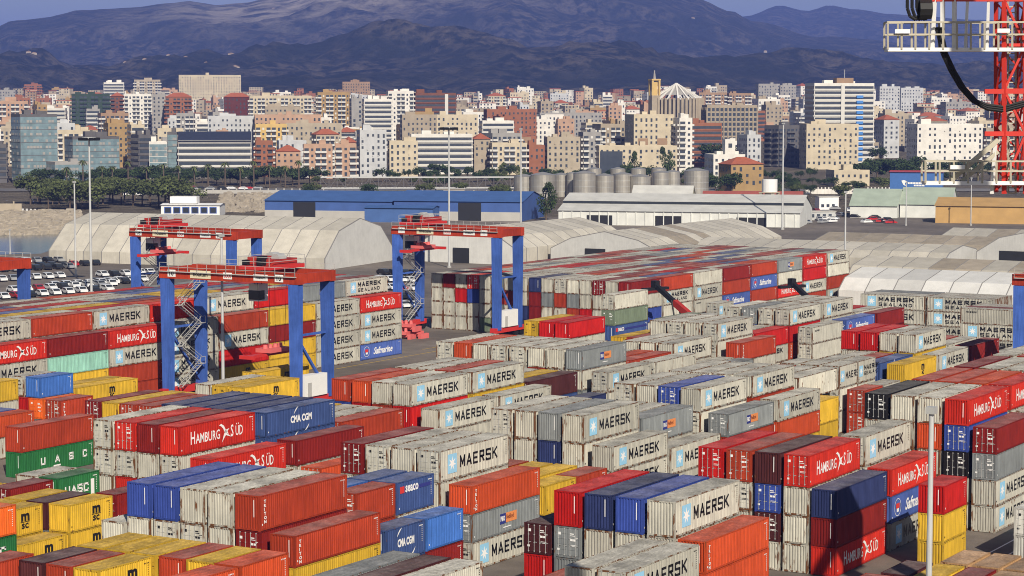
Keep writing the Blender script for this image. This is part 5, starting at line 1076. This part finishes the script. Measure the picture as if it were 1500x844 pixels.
for (px, py, d) in ((282, 92, 3900), (300, 96, 3900), (325, 71, 4050), (335, 72, 4050), (342, 94, 3800), (345, 97, 3800), (182, 84, 4000), (210, 86, 4000), (245, 82, 4000), (270, 81, 4050), (330, 68, 4060), (1012, 51, 6300), (1022, 51, 6300), (1093, 53, 6000), (1118, 59, 6000), (1130, 61, 6000), (1142, 62, 6000), (1150, 61, 6000), (1112, 94, 4000), (48, 70, 4050), (40, 72, 4050), (800, 127, 3000), (790, 128, 3000), (815, 129, 3000), (560, 40, 6300), (400, 43, 6500)):
    x, y = at(px, d); z = gz(x, y); s = .35; m = MB(); w = rb.uniform(14, 40) * s; m.box(0, w, 0, 10, -3, 6 * s); h_ = m.build("wall", WALLM['stone']); hh = empty("hillside_house", (x, y, z), YAW + R(rb.uniform(0, 20))); h_.parent = hh; m = MB(); m.poly([(-.4, -.4, 6 * s), (w + .4, -.4, 6 * s), (w / 2, 5, 6 * s + 2)]); m.poly([(w + .4, 10.4, 6 * s), (-.4, 10.4, 6 * s), (w / 2, 5, 6 * s + 2)]); m.poly([(w + .4, -.4, 6 * s), (w + .4, 10.4, 6 * s), (w / 2, 5, 6 * s + 2)]); m.poly([(-.4, 10.4, 6 * s), (-.4, -.4, 6 * s), (w / 2, 5, 6 * s + 2)]); m.build("roof", WALLM["tan"], hh); tag(hh, "small white house on the wooded hillside", "house", "white houses scattered on the hills")
# the farthest houses, packed up to the foot of the hills, read as one mass
dm = MB(); MATS = [WALLM[q] for q in ('beige', 'stone', 'cream', 'tan', 'white', 'brick', 'pink')] + [PANE, TILE]
for k in range(900):
    d = rb.uniform(1800, 2850); px = rb.uniform(-60, 1560); x, y = at(px, d); z = gz(x, y); w, dp, h = rb.uniform(7, 17), rb.uniform(8, 12), rb.choice((6, 6, 9, 9, 12, 15)); mi = rb.choice((0, 0, 1, 1, 2, 2, 4, 4, 3, 5, 6, 1)); a = YAW + R(rb.uniform(-25, 25)); M = Matrix.Translation((x, y, z - 2)) @ Matrix.Rotation(a, 4, 'Z'); t = MB(); t.box(0, w, 0, dp, 0, h + 2); dm.add(t.v, t.f, M, mi)
    if rb.random() < .4: t = MB(); t.box(-.3, w + .3, -.3, dp + .3, h + 2, h + 2.6); dm.add(t.v, t.f, M, 8)
    for f in range(int(h / 3)):
        for q in range(int(w / 3.2)):
            if rb.random() < .8: t = MB(); t.quad((1 + q * 3.2, -.06, 3 + f * 3), (2.3 + q * 3.2, -.06, 3 + f * 3), (2.3 + q * 3.2, -.06, 4.5 + f * 3), (1 + q * 3.2, -.06, 4.5 + f * 3)); dm.add(t.v, t.f, M, 7)
tag(dm.build("distant_houses", mats=MATS), "mass of small far houses climbing to the foot of the hills", "houses", kind='stuff')
# ------------------------------------------------------------------ silos
INOX = plain("tank_steel", (.46, .43, .37), .38, .55, .2, .3)
for k, (px, pw, yt, yb, d) in enumerate(((768, 30, 255, 282, 960), (795, 36, 252, 283, 955), (822, 24, 253, 280, 965), (838, 16, 252, 280, 960), (856, 33, 250, 283, 950), (885, 28, 254, 281, 955), (912, 28, 252, 280, 960), (938, 30, 255, 279, 958), (968, 24, 250, 278, 962), (985, 22, 249, 277, 966), (1020, 36, 246, 272, 985), (870, 22, 245, 262, 1010), (905, 22, 245, 262, 1010), (935, 22, 245, 262, 1010), (965, 22, 245, 262, 1010))):
    x, y = at(px, d); z = gz(x, y); r_ = pw / 2 * d / FPX; top = hz(yt, d); t = empty("storage_tank", (x, y, z)); tag(t, ["steel silo with ringed wall and flat cone top, farthest left of the row", "steel silo second from the left", "steel silo third from the left", "narrow steel silo beside the dark tree", "wide steel silo right of the dark tree", "steel silo right of the wide one", "steel silo in the middle of the right group", "steel silo fourth from the right of the row", "steel silo third from the right", "steel silo at the right end of the row", "broad bright steel tank standing apart at right", "steel tank behind the row, leftmost", "steel tank behind the row, second", "steel tank behind the row, third", "steel tank behind the row, rightmost"][k], "silo", "steel silos behind the warehouses")
    m = MB(); m.cyl(0, 0, 0, top - z - r_ * .22, r_, r_, 24); m.build("wall", INOX, t, smooth=False); m = MB(); m.cyl(0, 0, top - z - r_ * .22, top - z, r_ * 1.02, r_ * .12, 24); m.build("cone_roof", INOX, t); m = MB(); [m.cyl(0, 0, q * (top - z) * .22, q * (top - z) * .22 + .15, r_ * 1.012, r_ * 1.012, 24) for q in (1, 2, 3)]; m.build("hoop", GALV, t)
warehouse(*(at(925, 900)[0], at(925, 900)[0] + 24), at(925, 900)[1], 18, 3.4, 8.6, plain("barn_wall", (.46, .45, .32), .8), WH_R, "barn with low arched grey roof before the silos", rz=R(20)); warehouse(at(1030, 905)[0], at(1030, 905)[0] + 40, at(1030, 905)[1], 14, 4.0, 6.2, TERRA, TERRA, "low dark red roofed shed right of the arched barn", rz=R(24))
x, y = at(1127, 880); t = empty("water_tower", (x, y, gz(x, y))); tag(t, "white cylindrical water tower on an open brick base", "water tower"); m = MB(); m.cyl(0, 0, 6.5, 11.5, 3.1, 3.1, 20); m.build("tank", WHITE, t); m = MB(); [m.box(a, a + 1, e, e + 1, 0, 6.5) for a in (-3, 2) for e in (-3, 2)]; m.box(-3.2, 3.2, -3.2, 3.2, 6.1, 6.5); m.build("base_frame", WALLM['cream'], t); m = MB(); m.box(-1.4, 1.4, -1.4, 1.4, 0, 6.1); m.build("brick_core", WALLM['brick'], t)
# steel truss footbridge above the blue roofs
x, y = at(470, 985); t = empty("truss_bridge", (x, y, 2), YAW + R(3)); tag(t, "long grey steel truss gallery above the blue warehouse roofs", "bridge"); Lb = 290 * 985 / FPX; m = MB(); [m.bar((0, e, z), (Lb, e, z), .5) for e in (0, 3) for z in (2.5, 7.2)]; m.build("chords", GALV, t); m = MB(); nb = 24
for k in range(nb): a, c = Lb * k / nb, Lb * (k + 1) / nb; [m.bar((a, e, 2.5 if k % 2 else 7.2), (c, e, 7.2 if k % 2 else 2.5), .24) for e in (0, 3)]; m.bar((a, 0, 0), (a, 0, 7.2), .3)
tag(m.build("truss_web", WALLM['dkgrey'], t), kind='stuff')
# ------------------------------------------------------------------ trees
LEAF = [plain("leaf_dark", (.050, .076, .026), .8, var=.6, scale=.5, spec=.1), plain("leaf_olive", (.10, .12, .042), .8, var=.6, scale=.5, spec=.1)]; BARK = plain("bark", (.11, .08, .055), .9, var=.3, scale=1.0); rt = random.Random(9)
def crown_mesh(seed, flat=.75, n=1500, lobes=9):
    q = random.Random(seed); m = MB(); cs = [(q.uniform(-.6, .6), q.uniform(-.6, .6), q.uniform(-.35, .5) * flat, q.uniform(.28, .5)) for _ in range(lobes)]
    for _ in range(n):
        cx, cy_, cz, r0 = q.choice(cs); v = Vector((q.gauss(0, 1), q.gauss(0, 1), q.gauss(0, 1))).normalized() * r0 * (q.random() ** .35); p = Vector((cx + v.x, cy_ + v.y, cz + v.z * .8)); s = q.uniform(.035, .085); a = Vector((q.gauss(0, 1), q.gauss(0, 1), q.gauss(0, 1))).normalized(); b = a.orthogonal().normalized(); c = a.cross(b)
        m.poly([tuple(p + b * s), tuple(p + c * s * .7), tuple(p - b * s), tuple(p - c * s * .7)])
    return m.mesh("crown", (LEAF[0],))
CROWN = [crown_mesh(k) for k in range(4)] + [crown_mesh(9, 1.7, 1500, 11)]
tm = MB(); tm.cyl(0, 0, 0, 1, .05, .03, 7); [tm.bar((0, 0, .6), (.3 * math.cos(a), .3 * math.sin(a), 1.05), .03) for a in (0, 2.1, 4.2)]; TRUNK = tm.mesh("trunk", (BARK,))
pm = MB()
for k in range(22):
    a = 2 * math.pi * k / 22 + rt.uniform(-.1, .1); el = rt.uniform(-.5, .9); pts = [Vector((t * math.cos(a) * math.cos(el * .6), t * math.sin(a) * math.cos(el * .6), math.sin(el) * t * .9 - t * t * .65)) for t in (0, .35, .7, 1.0)]; sd_ = Vector((-math.sin(a), math.cos(a), 0))
    for (p, w0), (p2, w1) in zip(zip(pts, (.03, .13, .11, .02)), zip(pts[1:], (.13, .11, .02))): pm.poly([tuple(p - sd_ * w0), tuple(p + sd_ * w0), tuple(p2 + sd_ * w1), tuple(p2 - sd_ * w1)])
FROND = pm.mesh("fronds", (LEAF[1],))
def tree(px, ybase, ytop, d, label, leaf=0, wide=1.0, group="trees along the harbour road", cm=None):
    x, y = at(px, d); z = gz(x, y) if d > 830 else 0; top = hz(ytop, d); h = max(4, top - z) * rt.uniform(.86, 1.06); t = empty("leafy_tree", (x, y, z), rt.uniform(0, 6)); tag(t, label, "tree", group)
    k = link("trunk", TRUNK, None, t); k.scale = (h * .6, h * .6, h * .55); c = link("crown", CROWN[rt.randrange(4) if cm is None else cm], LEAF[leaf], t, (0, 0, h * .56)); c.scale = (h * .46 * wide, h * .46 * wide, h * .52)
def palm(px, ytop, d, label):
    x, y = at(px, d); z = gz(x, y); h = hz(ytop, d) - z; t = empty("palm_tree", (x, y, z), rt.uniform(0, 6)); tag(t, label, "palm", "palms along the harbour road"); m = MB(); m.cyl(0, 0, 0, h - 1.2, .38, .26, 8); m.build("trunk", BARK, t); c = link("fronds", FROND, None, t, (0, 0, h - 1.3)); c.scale = (2.6, 2.6, 2.6)
for k in range(30): tree(44 + k * 7.8 + rt.uniform(-4, 4), 300, 256 + rt.uniform(-4, 8), 895 + rt.uniform(-30, 45), f"round green pine, {ORD[k]} from the left in the harbour grove", 1, 1.5, "pines in the harbour grove")
for k in range(50): tree(55 + k * 8.2 + rt.uniform(-5, 5), 275, 243 + rt.uniform(-5, 7), 1080 + rt.uniform(-25, 25), f"dark broad tree, {ORD[k]} from the left behind the palms", 0, 1.6)
for k, px in enumerate((98, 122, 150, 165, 188, 215, 240, 262, 285, 305, 330, 352, 372, 395, 418, 438)): palm(px, 236 + rt.uniform(-5, 6), 1040 + rt.uniform(-15, 15), f"tall palm, {ORD[k]} from the left along the harbour road")
for (px, yt, d, lab, lf, wd, cm) in ((800, 261, 800, "large dark conifer beside the white warehouse", 0, .75, 4), (640, 234, 1120, "dark spreading tree before the banded white block", 0, 1.2, None), (736, 238, 1080, "olive tree left of the silos", 1, .9, 4), (765, 243, 1050, "slim olive tree beside the first silo", 1, .8, 4), (722, 250, 1060, "low tree before the cream block", 0, 1.0, None), (978, 216, 1100, "tall thin tree before the white balcony tower", 0, .6, 4), (930, 224, 1090, "thin tree before the large dark window", 0, .6, 4), (952, 235, 1085, "round umbrella tree behind the silos", 0, 1.4, None), (1035, 205, 1250, "park tree below the concrete office block, left", 0, 1.4, None), (1062, 212, 1240, "park tree below the concrete office block, middle", 0, 1.3, None), (1090, 204, 1260, "park tree below the concrete office block, right", 0, 1.2, None), (1262, 230, 1080, "park tree right of the villa row, first", 0, 1.4, None), (1285, 222, 1090, "park tree right of the villa row, second", 0, 1.4, None), (1310, 226, 1100, "park tree right of the villa row, third", 0, 1.3, None), (1330, 235, 1080, "park tree beside the blue box building", 0, 1.2, None), (1380, 243, 1060, "tree behind the lower walkway of the red crane", 0, 1.3, None), (1048, 249, 990, "small umbrella tree before the ochre hall, left", 0, 1.5, None), (1072, 250, 990, "small umbrella tree before the ochre hall, right", 0, 1.5, None), (1290, 208, 1300, "tree between the white tower and the cream office", 0, 1.2, None), (1033, 327, 655, "round dark bush before the white warehouse", 0, 1.6, None), (1012, 334, 655, "small light bush beside the round dark one", 1, 1.6, None)): tree(px, 0, yt, d, lab, lf, wd, "single trees of port and town", cm)
palm(1075, 314, 845, "single palm before the white warehouse wall")
# ------------------------------------------------------------------ harbour road, walls, street trees, small things between port and town
rd = MB(); rd.poly([(*at(-300, 1010), gz(*at(-300, 1010)) + .3), (*at(1900, 1010), gz(*at(1900, 1010)) + .3), (*at(1900, 1035), gz(*at(1900, 1035)) + .3), (*at(-300, 1035), gz(*at(-300, 1035)) + .3)]); tag(rd.build("harbour_road", asphalt("road_grey", (.16, .15, .14))), kind='structure')
def wall_run(px0, px1, d0, d1, h, mat, label, posts=0):
    a, b_ = Vector((*at(px0, d0), 0)), Vector((*at(px1, d1), 0)); zb = (gz(a.x, a.y) + gz(b_.x, b_.y)) / 2 if d0 > 830 else 0; o = empty("boundary_wall", (a.x, a.y, zb), math.atan2(b_.y - a.y, b_.x - a.x)); L = (b_ - a).length; tag(o, label, "wall"); m = MB(); m.box(0, L, 0, .3, -.5, h); m.build("wall_panel", mat, o)
    for k in range(posts): m = MB(); x = L * (k + .5) / posts; m.box(x - .25, x + .25, -.1, .4, -.5, h + .8); m.build("pillar", mat, o)
wall_run(272, 480, 990, 985, 1.6, CONC, "pale quay wall with pillars below the palms", 18); wall_run(610, 760, 960, 955, 2.4, WALLM['cream'], "cream wall behind the blue warehouse", 8); wall_run(1180, 1305, 985, 985, 2.2, WALLM['white'], "white railing wall before the villa row", 24); wall_run(1085, 1185, 905, 905, 1.8, WALLM['cream'], "low cream wall beside the water tower", 10); wall_run(30, 115, 830, 815, 2.0, WHITE, "white fence wall along the shore", 14); wall_run(-60, 32, 800, 800, 6.0, WALLM['beige'], "beige shed wall at the left edge above the rocks", 4)
for k in range(46): tree(555 + k * 14 + rt.uniform(-6, 6), 0, 243 + rt.uniform(-4, 9), 1115 + rt.uniform(-15, 12), f"dark street tree, {ORD[k]} from the left below the town front", 0, 1.25, "street trees below the town front")
for k in range(14): tree(1255 + k * 16 + rt.uniform(-5, 5), 0, 232 + rt.uniform(-6, 8), 1120 + rt.uniform(-15, 15), f"park tree, {ORD[k]} from the left of the dark group at right", 0, 1.4, "park trees at right")
for k in range(64):
    px = 985 + rt.random() * 380 if k < 44 else 430 + rt.random() * 330; d = 925 + rt.random() * 150; x, y = at(px, d); tp = gz(x, y) + rt.uniform(3.5, 7.5); tree(px, 0, 151 + (CAM_H - tp) * FPX / d, d, f"low green tree, {ORD[k]} of those dotted between port and town", rt.randrange(2), 1.5, "low trees between port and town")
VEH = [CARP[0], CARP[1], CARP[3], CARP[2]]
for k in range(44):
    px = 1172 + rt.random() * 150; d = 775 + rt.random() * 140; x, y = at(px, d); o = link("parked_car", CAR_BODY, VEH[rt.randrange(4)], None, (x, y, gz(x, y) if d > 830 else 0), rt.uniform(0, 3)); tag(o, "small car on the dark yard right of the white warehouse", "car", "cars on the yard right of the white warehouse"); link("windows", CAR_GLASS, None, o)
for k in range(30):
    px = 60 + rt.random() * 320; d = 1016 + rt.random() * 14; x, y = at(px, d); o = link("parked_car", CAR_BODY, VEH[rt.randrange(4)], None, (x, y, gz(x, y) + .3), YAW + R(90)); tag(o, "small car on the harbour road below the palms", "car", "cars on the harbour road"); link("windows", CAR_GLASS, None, o)
for k, (px, d, w, h, mt, lab) in enumerate(((1200, 870, 8, 5, WHITE, "small white gatehouse on the yard right of the warehouse"), (1185, 800, 10, 3, GALV, "grey site cabin beside the white warehouse"), (1268, 905, 5, 3.4, WHITE, "white notice cabin before the green roofs"), (690, 925, 26, 3.2, WALLM['cream'], "low cream store behind the blue roofs"), (640, 950, 12, 4, WALLM['beige'], "beige kiosk beside the truss gallery"), (180, 975, 10, 3, WHITE, "white kiosk in the grove"), (1010, 880, 14, 3.5, CONC, "concrete store beside the arched barn"))):
    x, y = at(px, d); z = gz(x, y) if d > 830 else 0; o = empty("small_hut", (x, y, z), YAW + R(12)); tag(o, lab, "hut"); m = MB(); m.box(0, w, 0, 5, 0, h); m.build("wall", mt, o); m = MB(); m.box(-.3, w + .3, -.3, 5.3, h + .002, h + .25); m.build("roof", CONC, o); m = MB(); [m.box(.8 + q * 2.2, 2.0 + q * 2.2, -.05, -.005, 1, 2.2) for q in range(int((w - 1) / 2.2))]; tag(m.build("windows", PANE, o), kind='stuff')
# ------------------------------------------------------------------ the air between
hb = MB(); c0 = at(750, 6400); 
cs_ = [at(750 + s * FPX * .40, 12400) for s in (-1, 1)]
pts = [Vector((x, y, 0)) for x, y in ((700, -320), (1.02 * 8200, 10200), (-14200, 6400), (-1600, -320))]
bot = [(-15500, -700), (9000, -700), (9000, 16000), (-15500, 16000)]
hb.box(-15500, 9000, -700, 16000, -2.0, 720.0)
hzm = bpy.data.materials.new("haze_air"); hzm.use_nodes = True; hn = hzm.node_tree.nodes; hn.remove(hn["Principled BSDF"]); pv = hn.new("ShaderNodeVolumePrincipled"); pv.inputs["Color"].default_value = (.24, .35, 1.0, 1); pv.inputs["Density"].default_value = 9.5e-5; pv.inputs["Anisotropy"].default_value = 0.0
hzm.node_tree.links.new(pv.outputs[0], hn["Material Output"].inputs["Volume"])
o = hb.build("haze", hzm); tag(o, kind='stuff')
